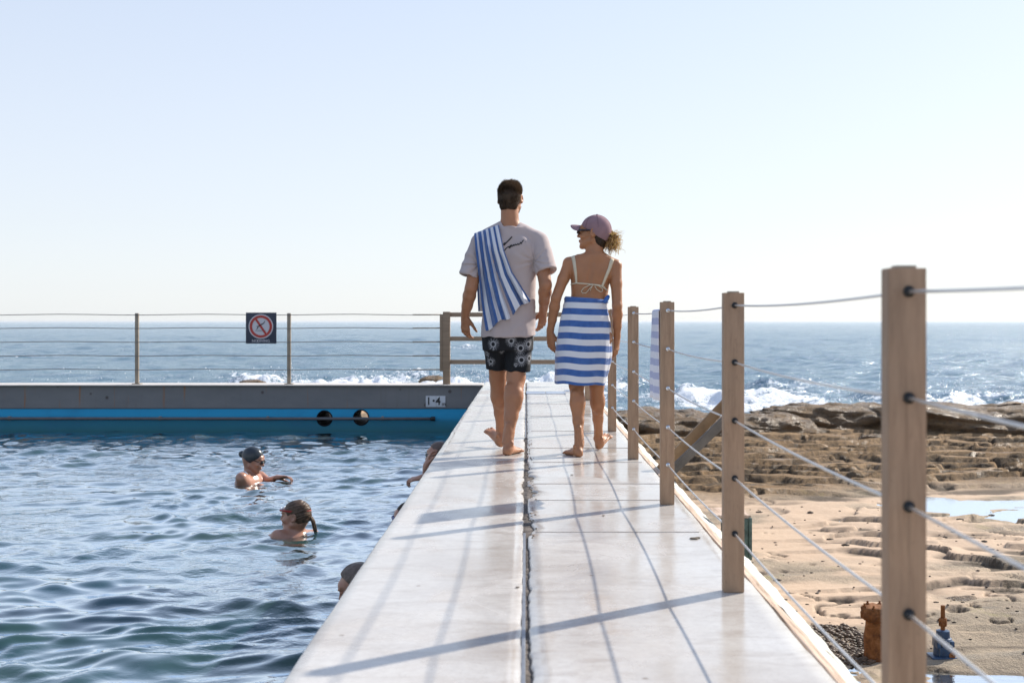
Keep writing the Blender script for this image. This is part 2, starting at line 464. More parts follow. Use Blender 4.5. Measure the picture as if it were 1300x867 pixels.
# ================================================================ DECK
DL, DR, DN, DF = -.609, .775, -3.0, 17.6
def rough_edge(x0, ys, amp, seed, sgn):
    n = fbm(ys*9, ys*0+seed, seed=seed, oct=4)
    big_ = sst(.12, .5, fbm(ys*1.9, ys*0+seed+5, seed=seed+9, oct=3))*sst(4.6, 5.4, ys)*(1-sst(8.6, 9.5, ys))
    return x0+sgn*(np.maximum(n, -.2)*amp*.35+amp*(.10+big_*np.maximum(n+.5, 0)*1.2))
ys = np.concatenate([np.arange(DN, 2.5, .1), np.arange(2.5, 9, .012), np.arange(9, DF+.01, .05)])
def slab(name, xl, xr, ys, label):
    """a slab with shaped left and right edges: top with slight bevel, sides, bottom"""
    b = .006
    prof = [(xl, -2.6), (xl, -b), (xl+b, 0.0)]
    mids = [xl+(xr-xl)*k/14 for k in range(1, 14)]
    cols = [np.stack([xl, ys, ys*0-2.6], 1), np.stack([xl, ys, ys*0-b], 1), np.stack([xl+b, ys, ys*0], 1)]
    cols += [np.stack([m, ys, ys*0], 1) for m in mids]
    cols += [np.stack([xr-b, ys, ys*0], 1), np.stack([xr, ys, ys*0-b], 1), np.stack([xr, ys, ys*0-2.6], 1)]
    P = np.stack(cols, 1)
    me = gridmesh(name, P, closed_u=True)
    nu = P.shape[1]; nv = P.shape[0]
    bm = bmesh.new(); bm.from_mesh(me); bm.verts.ensure_lookup_table()
    bm.faces.new([bm.verts[i] for i in range(nu)]); bm.faces.new([bm.verts[(nv-1)*nu+i] for i in range(nu)][::-1])
    bmesh.ops.recalc_face_normals(bm, faces=bm.faces); bm.to_mesh(me); bm.free()
    o = link(name, me, M_DECK, None, (0, 0, 0), smooth=False)
    return tag(o, label, None, None, 'structure')
jl = -.010+ys*0; jl = rough_edge(-.010, ys, .014, 3, -1)*1.0
jr = rough_edge(.006, ys, .034, 8, 1)
le = DL+fbm(ys*2.5, ys*0, seed=21)*.004; re_ = DR+fbm(ys*3, ys*0, seed=22)*.007
slab('walkway', le, jl, ys, 'pool side slab of the pale wet concrete walkway')
slab('walkway', jr, re_, ys, 'sea side slab of the pale wet concrete walkway under the cable fence')
m = MB(); m.box((0, (DN+DF)/2, -.035), (.2, DF-DN-.1, .05)); o = m.build('joint_bed', M_GAP, None); tag(o, kind='structure')
m = MB()
for (a, b) in ((-2.9, 5.05),):
    m.box((-.0075, (a+b)/2, -.012), (.011, b-a, .018), .002)
m.box((-.004, 11.5, -.014), (.008, 4.5, .016), .002)
o = m.build('joint_strip', M_STRIP); tag(o, kind='structure')
# rubble in the broken joint: one ground cover
m = MB()
for i in range(150):
    y = rng.uniform(4.9, 9.0); s = rng.uniform(.002, .0065)
    x = rng.normal(.012, .014); x = max(-.012, min(.055, x)); inj = x < .02
    vs0 = bmesh.ops.create_icosphere(m.bm, subdivisions=1, radius=s)['verts']
    for v in vs0: v.co = Vector((v.co.x*rng.uniform(.7, 1.5), v.co.y*rng.uniform(.8, 1.7), v.co.z*rng.uniform(.4, .8)))+Vector((x, y, (-.02 if inj else .001)))
o = m.build('rubble', simple('joint_rubble', (.2, .15, .11), .9, .2, 0, .6, 200)); tag(o, kind='stuff')
# thin cross joints: narrow dark lines scored across the sea side slab (shallow sheets proud of the slab)
m = MB()
for y in (5.05, 5.95, 6.55, 7.55, 8.4, 9.7, 11.2, 12.9, 14.8):
    m.box((.39, y, .0012), (.70, .003, .0024))
o = m.build('slab_joint', simple('dirty_joint', (.40, .36, .33), .8, .2, 0, .2, 40)); tag(o, kind='structure')
# blue worn tiles at the far end
m = MB()
for i, (x, y, wx) in enumerate(((.12, 14.9, .24), (.37, 14.9, .24), (-.15, 15.6, .25), (.62, 15.3, .24))):
    m.box((x, y, .003), (wx, .5 if i < 2 else .32, .006), .001)
o = m.build('patch', simple('worn_blue_tile', (.30, .36, .46), .3, .5, 0, .15, 10)); tag(o, kind='structure')

# timber and limewashed beam along the sea side of the deck
fb = empty('edge_beam', (.80, 7, -.1), 'weathered whitewashed timber beam along the sea side edge of the walkway', 'beam')
def strip(name, xa, xb, za, zb, dep, mat, seed, amp, parent):
    y2 = np.concatenate([np.arange(-3, 2, .1), np.arange(2, 11, .02), np.arange(11, DF, .08)])
    us = np.linspace(0, 1, 7); cols = []
    cols.append(np.stack([y2*0+xa, y2, y2*0-dep], 1))
    for k, u in enumerate(us):
        x = xa+(xb-xa)*u+fbm(y2*3.2, y2*0+u*4, seed=seed)*amp*(1 if 0 < k < 6 else 1.6)
        zq = za+(zb-za)*u+fbm(y2*5, y2*0+u*6, seed=seed+4)*amp
        cols.append(np.stack([x, y2, zq], 1))
    cols.append(np.stack([y2*0+xb, y2, y2*0-dep], 1))
    me = gridmesh(name, np.stack(cols, 1)); return link(name, me, mat, parent)
t = NT('limewashed_timber'); g = t.noise(t.coord(scale=(22, .8, 8)), 4, 6, .75, .5); g2 = t.noise(t.coord(scale=(9, 2, 9)), 4, 5, .7)
col = t.ramp(g, (.30, (.13, .11, .08)), (.44, (.52, .5, .43)), (.6, (.78, .80, .74)))
col = t.mix(t.ramp(g2, (.52, 0), (.66, .55)), col, (.50, .62, .53))
M_LIME = t.done(t.bsdf(col, .7, .3, t.bump(g, .7, .008)))
t = NT('salt_stained_board'); g = t.noise(t.coord(scale=(14, .9, 8)), 4, 6, .75, .5)
col = t.ramp(g, (.3, (.22, .15, .10)), (.5, (.52, .38, .28)), (.7, (.66, .54, .44)))
M_SALT = t.done(t.bsdf(col, .7, .3, t.bump(g, .6, .006)))
strip('inner_board', .787, .822, -.012, -.022, .3, M_SALT, 31, .003, fb)
strip('outer_board', .826, .915, -.028, -.085, .35, M_LIME, 36, .008, fb)

# ================================================================ CABLE FENCE
fence = empty('cable_fence', (.69, 7, 0), 'timber post and steel cable fence along the sea side of the walkway', 'fence')
PY = [.2, 2.1, 3.92, 5.80, 7.71, 9.64, 11.5, 13.45, 15.4]
CZ = [.953, .764, .571, .380, .196]
PXc = [.676, .678, .690, .694, .700, .702, .702, .702, .702]
H_post = .994
for i, (py, pxx) in enumerate(zip(PY, PXc)):
    m = MB(); m.box((pxx, py+.0225, H_post/2+.001), (.068, .045, H_post), .0025)
    m2 = MB(); m2.box((pxx, py+.0225, H_post+.003), (.036, .034, .006), .0015)
    p = m.build('post', M_TIMBER, fence, auto=30); m2.build('top_plate', M_STEELDARK, p, auto=30)
    # own origin for grain variation
    off = Vector((0, 0, i*3.3+.7)); 
    for k, zc in enumerate(CZ):
        f = MB(); f.lathe((pxx+.002, py, zc), [(.0105, 0), (.0105, -.003), (.0075, -.0065), (.004, -.009)], 16, 'Y')
        f.build('grommet', M_BLACK if (i < 3) else M_SILVER, p, auto=35)
    for k, zc in enumerate(CZ):     # white washer ring below far grommets is part of the fitting
        pass
t = NT('wire_rope'); tw = t.new('ShaderNodeTexWave', wave_type='BANDS', bands_direction='DIAGONAL')
t.set(tw, 'Vector', t.coord(scale=(1, .35, 1))); t.set(tw, 'Scale', 120)
M_WIRE = t.done(t.bsdf(t.ramp(tw.outputs[0], (0, .50), (1, .78)), .35, .5, t.bump(tw.outputs[0], .5, .001), .8))
for k, zc in enumerate(CZ):
    pts = []
    for i in range(len(PY)-1):
        y0, y1 = PY[i], PY[i+1]
        for s in range(14):
            u = s/14; sag = .010*4*u*(1-u)
            pts.append((PXc[i]*(1-u)+PXc[i+1]*u+.002, y0+(y1-y0)*u, zc-sag))
    pts.append((PXc[-1]+.002, PY[-1], zc))
    m = MB(); m.tube(pts, .0031, 8); m.build('cable', M_WIRE, fence, smooth=True)

# striped cloth hung on the fence beyond the third post
t = NT('striped_cloth_small'); tc = t.new('ShaderNodeTexCoord'); sp = t.new('ShaderNodeSeparateXYZ'); t.t.links.new(tc.outputs['UV'], sp.inputs[0])
fr = t.math('FRACT', t.math('MULTIPLY', sp.outputs[1], 7.0))
col = t.mix(t.math('GREATER_THAN', fr, .5), (.72, .72, .78), (.44, .47, .64))
M_CLOTH2 = t.done(t.bsdf(col, .9, .2))
def hang(y0, y1, x):
    rows = []
    nv = 50
    for j in range(nv+1):
        v = j/nv
        if v < .46: zt = .49+(.95-.49)*(v/.46); side = -1
        elif v < .54: zt = .953+.006*math.sin((v-.46)/.08*math.pi); side = -1+2*(v-.46)/.08
        else: zt = .95-(.40)*((v-.54)/.46); side = 1
        row = []
        for i in range(25):
            u = i/24; hangf = min(1, (.96-zt)*3)
            row.append((x+.007*side+.010*side*0+hangf*.010*math.sin(u*11+1)*(1 if side > -2 else 1)+side*hangf*.006, y0+(y1-y0)*u+hangf*.01*math.sin(zt*9), zt))
        rows.append(row)
    return np.array(rows)
P = hang(6.14, 6.42, .696)
me = gridmesh('towel', P); nv, nu = P.shape[:2]
vv, uu = np.meshgrid(np.linspace(0, 2, nv), np.linspace(0, 1, nu), indexing='ij'); setuv(me, np.stack([uu.ravel(), vv.ravel()], 1))
o = link('towel', me, M_CLOTH2, None, (.696, 6.27, .5)); tag(o, 'small blue and white striped cloth hanging over the fence cables, seen edge on', 'towel')
sm = o.modifiers.new('s', 'SOLIDIFY'); sm.thickness = .005

# ================================================================ POOL WALL AT THE FAR SIDE
WY = 16.5; X0w = -26.0
pw = empty('pool_wall', (-6, WY, 0), 'long grey far pool wall with a blue painted band at the water', 'pool wall')
# wall front with two real round openings: built as a slab, holes cut with a boolean
m = MB(); m.box(((X0w+DL-.004)/2, WY+.22, -1.3+.0), (DL-.004-X0w, .44, 2.6), 0)
wob = m.build('wall', M_PWALL, pw)
HOLES = [at(412, 531, WY), at(458.5, 530, WY)]
cutm = MB()
for hc in HOLES: cutm.lathe((hc[0], WY-.2, hc[2]), [(.105, 0), (.105, 1.2)], 40, 'Y')
cut = cutm.build('cutter', M_GAP)
bo = wob.modifiers.new('b', 'BOOLEAN'); bo.object = cut; bo.operation = 'DIFFERENCE'; bo.solver = 'EXACT'
dg = bpy.context.evaluated_depsgraph_get(); dg.update()
me = bpy.data.meshes.new_from_object(wob.evaluated_get(dg)); wob.modifiers.clear(); wob.data = me
bpy.data.objects.remove(cut)
M_SLEEVE = simple('dark_sleeve', (.010, .010, .011), .9, .1)
for hc, L_ in zip(HOLES, (1.05, .68)):
    m = MB(); pr = [(.104, -.004), (.114, -.004), (.114, .02), (.104, L_), (.096, L_), (.096, .0), (.104, -.004)]
    m.lathe((hc[0], WY, hc[2]), pr, 40, 'Y'); m.build('pipe_sleeve', M_SLEEVE, pw, auto=40)
# coping
m = MB(); m.box(((X0w+DL)/2, WY+.24, .009), (DL-X0w, .58, .014), .004)
m.build('coping', simple('pale_coping', (.52, .49, .46), .6, .4, 0, .12, 2), pw, auto=30)
m = MB(); m.box(((X0w+DL)/2, WY-.006, -.312), (DL-X0w, .012, .012), .002); m.build('ledge', simple('dark_ledge', (.10, .10, .105), .7), pw)
# pipe
pe = at(548, 531.5, WY-.06); pts = [(X0w, WY-.06, pe[2]+.012)]+[(X0w+(pe[0]-X0w)*k/30, WY-.06, pe[2]+.012*(1-k/30)) for k in range(1, 31)]
pi = empty('pipe', (pe[0]-4, WY-.06, pe[2]), 'thin dark grey pipe fixed along the blue band of the far pool wall', 'pipe')
m = MB(); m.tube(pts, .021, 12); m.build('tube', simple('grey_pipe', (.11, .11, .115), .45, .5), pi, smooth=True)
m = MB(); m.tube([(pe[0]-.01, WY-.06, pe[2]), (pe[0]+.05, WY-.06, pe[2])], .030, 14); m.build('end_cap', M_BLACK, pi, auto=40)
for xb in (-13, -11, -9.2, -7.2, -5.1, -3.6, -2.0):
    m = MB(); m.box((xb, WY-.032, pe[2]+.004), (.03, .06, .055), .004); m.build('bracket', M_STEELDARK, pi)

# depth sign 1.4 m
def text_mesh(name, s, size, loc, mat, parent, rot=(math.pi/2, 0, 0), extr=.0015, xs=1.0, off=0):
    cu = bpy.data.curves.new(name, 'FONT'); cu.body = s; cu.size = size; cu.align_x = 'CENTER'; cu.align_y = 'CENTER'; cu.extrude = extr; cu.offset = off
    to = bpy.data.objects.new(name, cu); COL.objects.link(to)
    dg = bpy.context.evaluated_depsgraph_get(); dg.update()
    me = bpy.data.meshes.new_from_object(to.evaluated_get(dg)); bpy.data.objects.remove(to)
    M = Matrix.Translation(Vector(tuple(loc))) @ Matrix.Rotation(rot[0], 4, 'X') @ Matrix.Diagonal((xs, 1, 1, 1))
    me.transform(M); return link(name, me, mat, parent, smooth=False)
M_SIGNW = simple('white_tile', (.60, .62, .66), .3, .5, 0, .08, 6)
M_INK = simple('black_paint', (.012, .012, .014), .5)
ds = empty('depth_sign', at(553, 509.5, WY-.01), 'white depth sign reading 1.4 m on the grey pool wall', 'sign')
c0 = at(553, 509.5, WY)
m = MB(); m.box((c0[0]-.063, WY-.008, c0[2]), (.145, .016, .155), .003); m.box((c0[0]+.075, WY-.008, c0[2]), (.126, .016, .155), .003); m.build('tile', M_SIGNW, ds, auto=30)
text_mesh('numeral', '1', .15, (c0[0]-.095, WY-.018, c0[2]), M_INK, ds, xs=.95, off=.003)
text_mesh('dot', '·', .2, (c0[0]-.025, WY-.018, c0[2]+.002), M_INK, ds, off=.004)
text_mesh('numeral', '4', .15, (c0[0]+.036, WY-.018, c0[2]), M_INK, ds, xs=.95, off=.003)
text_mesh('letter', 'm', .075, (c0[0]+.116, WY-.018, c0[2]-.035), M_INK, ds, off=.001)

# ---- steel post and wire fence on the far wall
ff = empty('wire_fence', (-5, WY+.15, 0), 'thin steel post and wire fence on top of the far pool wall', 'fence')
FY = WY+.12
for px in (-404, -212, -19, 174, 367):
    X = (px-VX)*FY/FPX
    m = MB(); m.box((X, FY, .515), (.052, .04, 1.0), .006); m.box((X, FY, .022), (.12, .10, .012), .002)
    p = m.build('post', M_TIMBER if 0 else M_STEELDARK, ff, auto=30)
xe = (562-VX)*FY/FPX; M_DWIRE = simple('dull_wire', (.16, .155, .15), .5)
for py in (399.5, 416.5, 434, 451.5, 469):
    zc = CAMZ-(py-VY)*FY/FPX
    pts = [(X0w+ (xe-X0w)*k/60, FY-.026, zc-.006*math.sin(k*1.3)) for k in range(61)]
    m = MB(); m.tube(pts, .0058, 6); m.build('wire', M_DWIRE, ff, smooth=True)
    m = MB(); m.tube([(xe-.42, FY-.026, zc-.001), (xe-.02, FY-.026, zc)], .008, 8); m.build('tensioner', M_STEELDARK, ff, smooth=True)

# ---- no diving sign
sg = empty('no_diving_sign', at(332.5, 437, FY-.05), 'square navy no diving sign with a red barred circle hung on the far wire fence', 'sign')
c0 = at(332.5, 416.5, FY); cx, cz = c0[0], c0[2]; sy = FY-.045
m = MB(); m.box((cx, sy, cz), (.43, .012, .435), .004)
board = m.build('board', simple('navy_board', (.018, .026, .052), .45, .5, 0, .1), sg, auto=30)
def ring_mesh(r0, r1, y, th, n=64):
    b = MB(); b.lathe((cx-.002, y, cz+.022), [(r0, 0), (r1, 0), (r1, th), (r0, th), (r0, 0)] if r0 > 0 else [(.001, 0), (r1, 0), (r1, th), (.001, th)], n, 'Y'); return b
M_RED = simple('sign_red', (.42, .04, .03), .45); M_SW = simple('sign_white', (.60, .58, .62), .45, .4, 0, .04)
ring_mesh(0, .172, sy-.010, .003).build('disc', M_SW, sg)
b = ring_mesh(.122, .157, sy-.0135, .003)
rot = Matrix.Rotation(R(56), 3, 'Y'); b.box((cx-.002, sy-.0125, cz+.022), (.285, .003, .030), 0, rot); b.build('red_bar_ring', M_RED, sg)
def P2(pts): return [(cx-.002+a*.001, sy-.0115, cz+.022+b_*.001) for a, b_ in pts]
m = MB()
m.tube(P2([(-60, -45), (-46, -20), (-36, 0), (-10, 20)]), [.004, .006, .0065, .008], 6)
m.tube(P2([(-10, 20), (20, 36), (38, 44), (48, 60), (58, 82)]), [.009, .008, .006, .005, .003], 6)
m.tube(P2([(-36, 0), (-52, 4), (-66, 2)]), [.005, .004, .003], 6)
vs0 = bmesh.ops.create_uvsphere(m.bm, u_segments=10, v_segments=6, radius=.008)['verts']
for v in vs0: v.co = Vector((v.co.x, v.co.y*.3, v.co.z))+Vector((cx-.045, sy-.0115, cz+.012))
m.tube(P2([(-78, -58), (66, -58)]), .003, 6)
m.build('diver_symbol', M_INK, sg)
text_mesh('lettering', 'NO', .052, (cx-.088, sy-.0075, cz-.180), M_SW, sg)
text_mesh('lettering', 'DIVING', .052, (cx+.035, sy-.0075, cz-.180), M_SW, sg)
for a in (-1, 1):
    for bq in (-1, 1): m = MB(); m.box((cx+a*.115, sy+.022, cz+.19*bq), (.02, .035, .012), .002); m.build('bracket', M_STEELDARK, sg)

# ---- timber rail fence across the far end of the walkway
rl = empty('timber_railing', (-.4, 16.6, 0), 'brown timber three rail fence across the far end of the walkway', 'railing')
def post(X, y, wd, z0, z1):
    m = MB(); m.box((X, y, (z0+z1)/2), (wd, .09, z1-z0), .004); m.build('post', M_RAIL, rl, auto=30)
post((567-VX)*16.6/FPX, 16.6, .10, .016, 1.035); post((738-VX)*16.6/FPX, 16.6, .10, .004, 1.035)
m = MB(); m.box(((560.5-VX)*16.6/FPX, 16.6, .60), (.045, .07, .80), .003); m.build('end_board', M_RAIL, rl, auto=30)
for py in (399.5, 430, 459.5):
    z = CAMZ-(py-VY)*16.6/FPX; xa = (571.5-VX)*16.6/FPX; xb = (734-VX)*16.6/FPX
    m = MB(); m.box(((xa+xb)/2, 16.6, z), (xb-xa, .045, .062), .004); m.build('rail', M_RAIL, rl, auto=30)

# ================================================================ POOL WATER
t = NT('pool_water'); c = t.coord()
n1 = t.noise(t.coord(scale=(1, 1.5, 1)), 6, 3, .5, .3); n2 = t.noise(t.coord(scale=(1, 1.6, 1)), 17, 3, .55, .4)
pch = t.ramp(t.noise(c, .9, 3, .5), (.38, .1), (.62, 1.0))
hh = t.math('ADD', t.math('MULTIPLY', n1, .55), t.math('MULTIPLY', n2, .22))
bb = t.bump(t.math('MULTIPLY', hh, pch), .55, .045)
dz = t.ramp(t.noise(c, .8, 2), (.3, (.020, .060, .078)), (.7, (.042, .078, .058)))
def water(t, body, bb, rough, lo, hi, mx_):
    fr = t.new('ShaderNodeFresnel'); fr.inputs['IOR'].default_value = 1.333; t.set(fr, 'Normal', bb)
    g_ = t.new('ShaderNodeBsdfGlossy'); t.set(g_, 'Color', (.90, .96, 1.0)); t.set(g_, 'Roughness', rough); t.set(g_, 'Normal', bb)
    d_ = t.new('ShaderNodeBsdfDiffuse'); t.set(d_, 'Color', body); m_ = t.new('ShaderNodeMixShader')
    t.t.links.new(t.ramp(fr.outputs[0], (lo, .03), (lo+(hi-lo)*.4, mx_*.52), (hi, mx_)), m_.inputs[0])
    t.t.links.new(d_.outputs[0], m_.inputs[1]); t.t.links.new(g_.outputs[0], m_.inputs[2]); return m_.outputs[0]
M_POOL = t.done(water(t, dz, bb,   .03, .03, .29, .95))
def waves(x, y, comps, minl=None):
    z = np.zeros_like(x)
    for (lam, th, amp, ph) in comps:
        k = 2*math.pi/lam; s = np.sin(k*(x*math.sin(th)+y*math.cos(th))+ph)
        w_ = amp*(s if lam > .8 else s)
        if minl is not None: w_ = w_*sst(1.0, 2.2, lam/minl)
        z += w_
    return z
def comps(n, l0, l1, slope, spread, seed, p=1.0):
    r = np.random.default_rng(seed); out = []
    for i in range(n):
        lam = l0*(l1/l0)**(i/(n-1)); th = r.normal(0, spread); 
        out.append((lam, th, slope*lam/(2*math.pi)*math.sqrt(2/n)*(lam/l1)**(p-1), r.uniform(0, 6.28)))
    return out
cp = comps(64, .12, .80, .175, .62, 5, 1.0)
ny, nx = 640, 470
yy = np.concatenate([np.linspace(-3, 2.9, 20), 3.0*np.exp(np.linspace(0, math.log(WY/3.0), ny))])
uu_ = np.linspace(0, 1, nx)
XX = np.zeros((len(yy), nx)); YY2 = np.zeros_like(XX)
for j, y in enumerate(yy):
    wdt = .6*max(y, 3)+2.0
    XX[j] = DL-.001-wdt*uu_**1.0; YY2[j] = y
# beyond the detailed part: coarse
def warp(x, y):
    wx = x+.35*vn(x*.6, y*.6, seed=91); wy = y+.35*vn(x*.6, y*.6, seed=92); return wx, wy
wx, wy = warp(XX, YY2)
env = .75+.45*vn(XX*.45, YY2*.45, seed=55)
sp_ = np.maximum(np.gradient(YY2, axis=0), .004)
Z = waves(wx, wy, cp, np.maximum(sp_*2.2, .03))*env
Z = Z+np.abs(Z)*.25
near = sst(0, .5, WY-YY2)*.6+.4
for (sx_, sy_, am_) in ((-2.68, 11.25, .010), (-1.66, 8.45, .010), (-.95, 10.0, .008), (-.9, 7.9, .006), (-.95, 6.3, .007), (-2.3, 11.35, .008)):
    rr_ = np.hypot(XX-sx_, YY2-sy_); Z = Z+am_*np.cos(rr_*2*math.pi/.16)*np.exp(-rr_/.32)*sst(.05, .2, rr_)
P = np.stack([XX, YY2, POOL_Z+Z*near], -1)
me = gridmesh('water', P[:, ::-1]); o = link('water', me, M_POOL); tag(o, 'rippled green blue pool water', None, None, 'structure')
POOLSURF = o
# outer, out of the detailed part
vv = []
P2_ = np.stack([np.stack([P[:,-1,0]*0-60, P[:,-1,1], P[:,-1,2]*0+POOL_Z], -1), P[:, -1, :]], 1)
me = gridmesh('water', P2_); o = link('water', me, M_POOL); tag(o, 'pool water out to the left', None, None, 'structure')
# ================================================================ SEA
t = NT('sea_water'); c = t.coord()
n1 = t.noise(t.coord(scale=(.8, 1.3, 1)), 1.1, 5, .62, .3); n2 = t.noise(t.coord(scale=(.5, 1, 1)), .16, 4, .6)
bb = t.bump(t.math('ADD', t.math('MULTIPLY', n2, 1.5), n1), .9, .5)
fo = t.attr('foam'); fn = t.noise(t.coord(scale=(1, 1.0, 1)), 2.6, 6, .72, .6)
fm = t.ramp(t.math('ADD', t.math('MULTIPLY', fo, .93), t.math('MULTIPLY', t.math('SUBTRACT', fn, .5), 2.4)), (.46, 0), (.70, 1))
col = t.ramp(t.noise(c, .05, 3), (.3, (.06, .125, .165)), (.7, (.085, .155, .19)))
wat = water(t, col, bb, .12, .02, .50, .9)
foam = t.bsdf((.86, .88, .90), .8, .2, t.bump(t.noise(c, 9, 5, .7), .8, .08), Subsurface_Weight=0.0)
mx = t.new('ShaderNodeMixShader'); t.t.links.new(fm, mx.inputs[0]); t.t.links.new(wat, mx.inputs[1]); t.t.links.new(foam, mx.inputs[2])
M_SEA = t.done(mx.outputs[0])
ny, nx = 620, 560
ya = 17.3*np.exp(np.linspace(0, math.log(480/17.3), ny))
ta = np.linspace(-.62, .62, nx)
XX = ya[:, None]*ta[None, :]; YY = np.repeat(ya[:, None], nx, 1)
cs_ = comps(60, .5, 7, .14, .85, 12, 1.0)
spm = np.gradient(ya)[:, None]*np.ones((1, nx))
wx = XX+1.6*vn(XX*.09, YY*.09, seed=61); wy = YY+1.6*vn(XX*.09, YY*.09, seed=62)
Z = waves(wx, wy, cs_, spm*2.0)*(.8+.5*vn(XX*.05, YY*.05, seed=66))
Z = Z+np.abs(Z)*.3
foam = np.zeros_like(Z)
# breaking waves: (centre y, bend, x range, height, width)
def breaker(yc, bend, xa, xb, hgt, wid, seed, fo=1.0):
    global Z, foam
    cy = yc+bend*vn(XX*.10, XX*0, seed=seed)*2+vn(XX*.5, XX*0, seed=seed+1)*.5
    d = YY-cy
    env = sst(xa-2, xa+2, XX)*(1-sst(xb-2, xb+2, XX))
    prof = np.clip(.55+.75*fbm(XX*.35, XX*0+seed, seed=seed+2, oct=3), 0.05, 1.3)
    lump = 1+.75*fbm(XX*1.6, YY*1.6, seed=seed+3, oct=4)
    Z = Z+env*hgt*prof*np.exp(-np.where(d < 0, d/(wid*.7), d/(wid*1.6))**2)*lump
    foam = np.maximum(foam, env*fo*np.clip(1.1*prof, 0, 1)*np.exp(-np.where(d < 0, d/(wid*1.9), d/(wid*.8))**2))
breaker(49, 1.2, -13, 5, .70, 1.5, 71, 1.0); breaker(45, 1.2, -9, 1, .55, 1.3, 171, 1.0)
breaker(43, .8, -30, 12, .42, 1.0, 75, 1.05)
breaker(57, 1.5, -22, -3, .40, 1.6, 78, .55)
breaker(36.5, .7, -30, 1, .42, 1.0, 81, 1.0)
breaker(42, 1.0, 4, 40, .42, 1.0, 84, 1.0)
breaker(38, .8, 3, 40, .30, .9, 87, .95)
breaker(49, 1.4, 3, 40, .40, 1.4, 94, .55)
breaker(120, 4, -14, 3, .5, 2.0, 99, .8)
foam = np.maximum(foam, .52*sst(34, 38, YY)*(1-sst(44, 55, YY))*(.6+.6*vn(XX*.25, YY*.3, seed=33)))
foam = np.maximum(foam, .62*(1-sst(31, 35, YY))*(1-sst(-2, 0, XX)))
foam = np.maximum(foam, .33*sst(.5, .9, vn(XX*.05, YY*.09, seed=35))*(1-sst(150, 260, YY)))
fade = 1-sst(300, 470, YY)
P = np.stack([XX, YY, SEA_Z+Z*fade], -1)
me = gridmesh('sea', P); setattr_f(me, 'foam', np.clip(foam, 0, 1.2).ravel())
o = link('sea', me, M_SEA); tag(o, kind='structure')
# the rest of the sea out to the horizon
xs = np.array([-24000, -6000, -1500, -480*.62, 480*.62, 1500, 6000, 24000.]); ysn = np.array([479.5, 900, 2000, 5000, 12000, 26000.])
Pf = np.zeros((len(ysn), len(xs), 3)); Pf[..., 0] = xs[None, :]; Pf[..., 1] = ysn[:, None]; Pf[..., 2] = SEA_Z-.02
me = gridmesh('sea', Pf); setattr_f(me, 'foam', np.zeros(Pf.shape[0]*Pf.shape[1])); o = link('sea', me, M_SEA); tag(o, kind='structure')
for sgn in (-1, 1):
    e = P[:, 0 if sgn < 0 else -1, :].copy(); q = np.stack([e, e*np.array([0, 1, 0])+np.array([sgn*9000, 0, SEA_Z])], 1)
    me = gridmesh('sea', q if sgn > 0 else q[:, ::-1]); setattr_f(me, 'foam', np.zeros(len(q)*2)); o = link('sea', me, M_SEA); tag(o, kind='structure')
# wave spray: drops thrown up where the waves break (uncountable)
m = MB(); 
spv = []; spf = []
def drops(n, xc, yc, zc, sx, sy, sz, rr):
    for i in range(n):
        r_ = rr*rng.uniform(.4, 1.3); cxx = xc+rng.normal(0, sx); cyy = yc+rng.normal(0, sy); czz = zc+abs(rng.normal(0, sz))
        b0 = len(spv)
        for (a, b_, c_) in ((1,0,0),(-1,0,0),(0,1,0),(0,-1,0),(0,0,1),(0,0,-1)): spv.append((cxx+a*r_, cyy+b_*r_, czz+c_*r_*1.3))
        for f in ((0,2,4),(2,1,4),(1,3,4),(3,0,4),(2,0,5),(1,2,5),(3,1,5),(0,3,5)): spf.append(tuple(b0+k for k in f))
for X in np.arange(-20, 4, .55): drops(int(rng.uniform(8, 60)*max(0.1, .6+vn(np.array([X*.5]), np.array([0.]), seed=5)[0])), X, 48.8+rng.normal(0, .5), SEA_Z+.35, .35, .5, .28, .022)
for X in np.arange(-22, 0, .7): drops(int(rng.uniform(3, 16)), X, 36.5+rng.normal(0, .3), SEA_Z+.2, .3, .3, .16, .018)
for X in np.arange(4, 30, .6): drops(int(rng.uniform(4, 36)), X, 39+rng.normal(0, 1.6), SEA_Z+.2, .35, .5, .22, .018)
me = npmesh('spray', spv, spf); o = link('spray', me, simple('spray_white', (.88, .9, .92), .6, .3, 0, .02)); tag(o, 'white spray over the breaking waves', None, None, 'stuff')

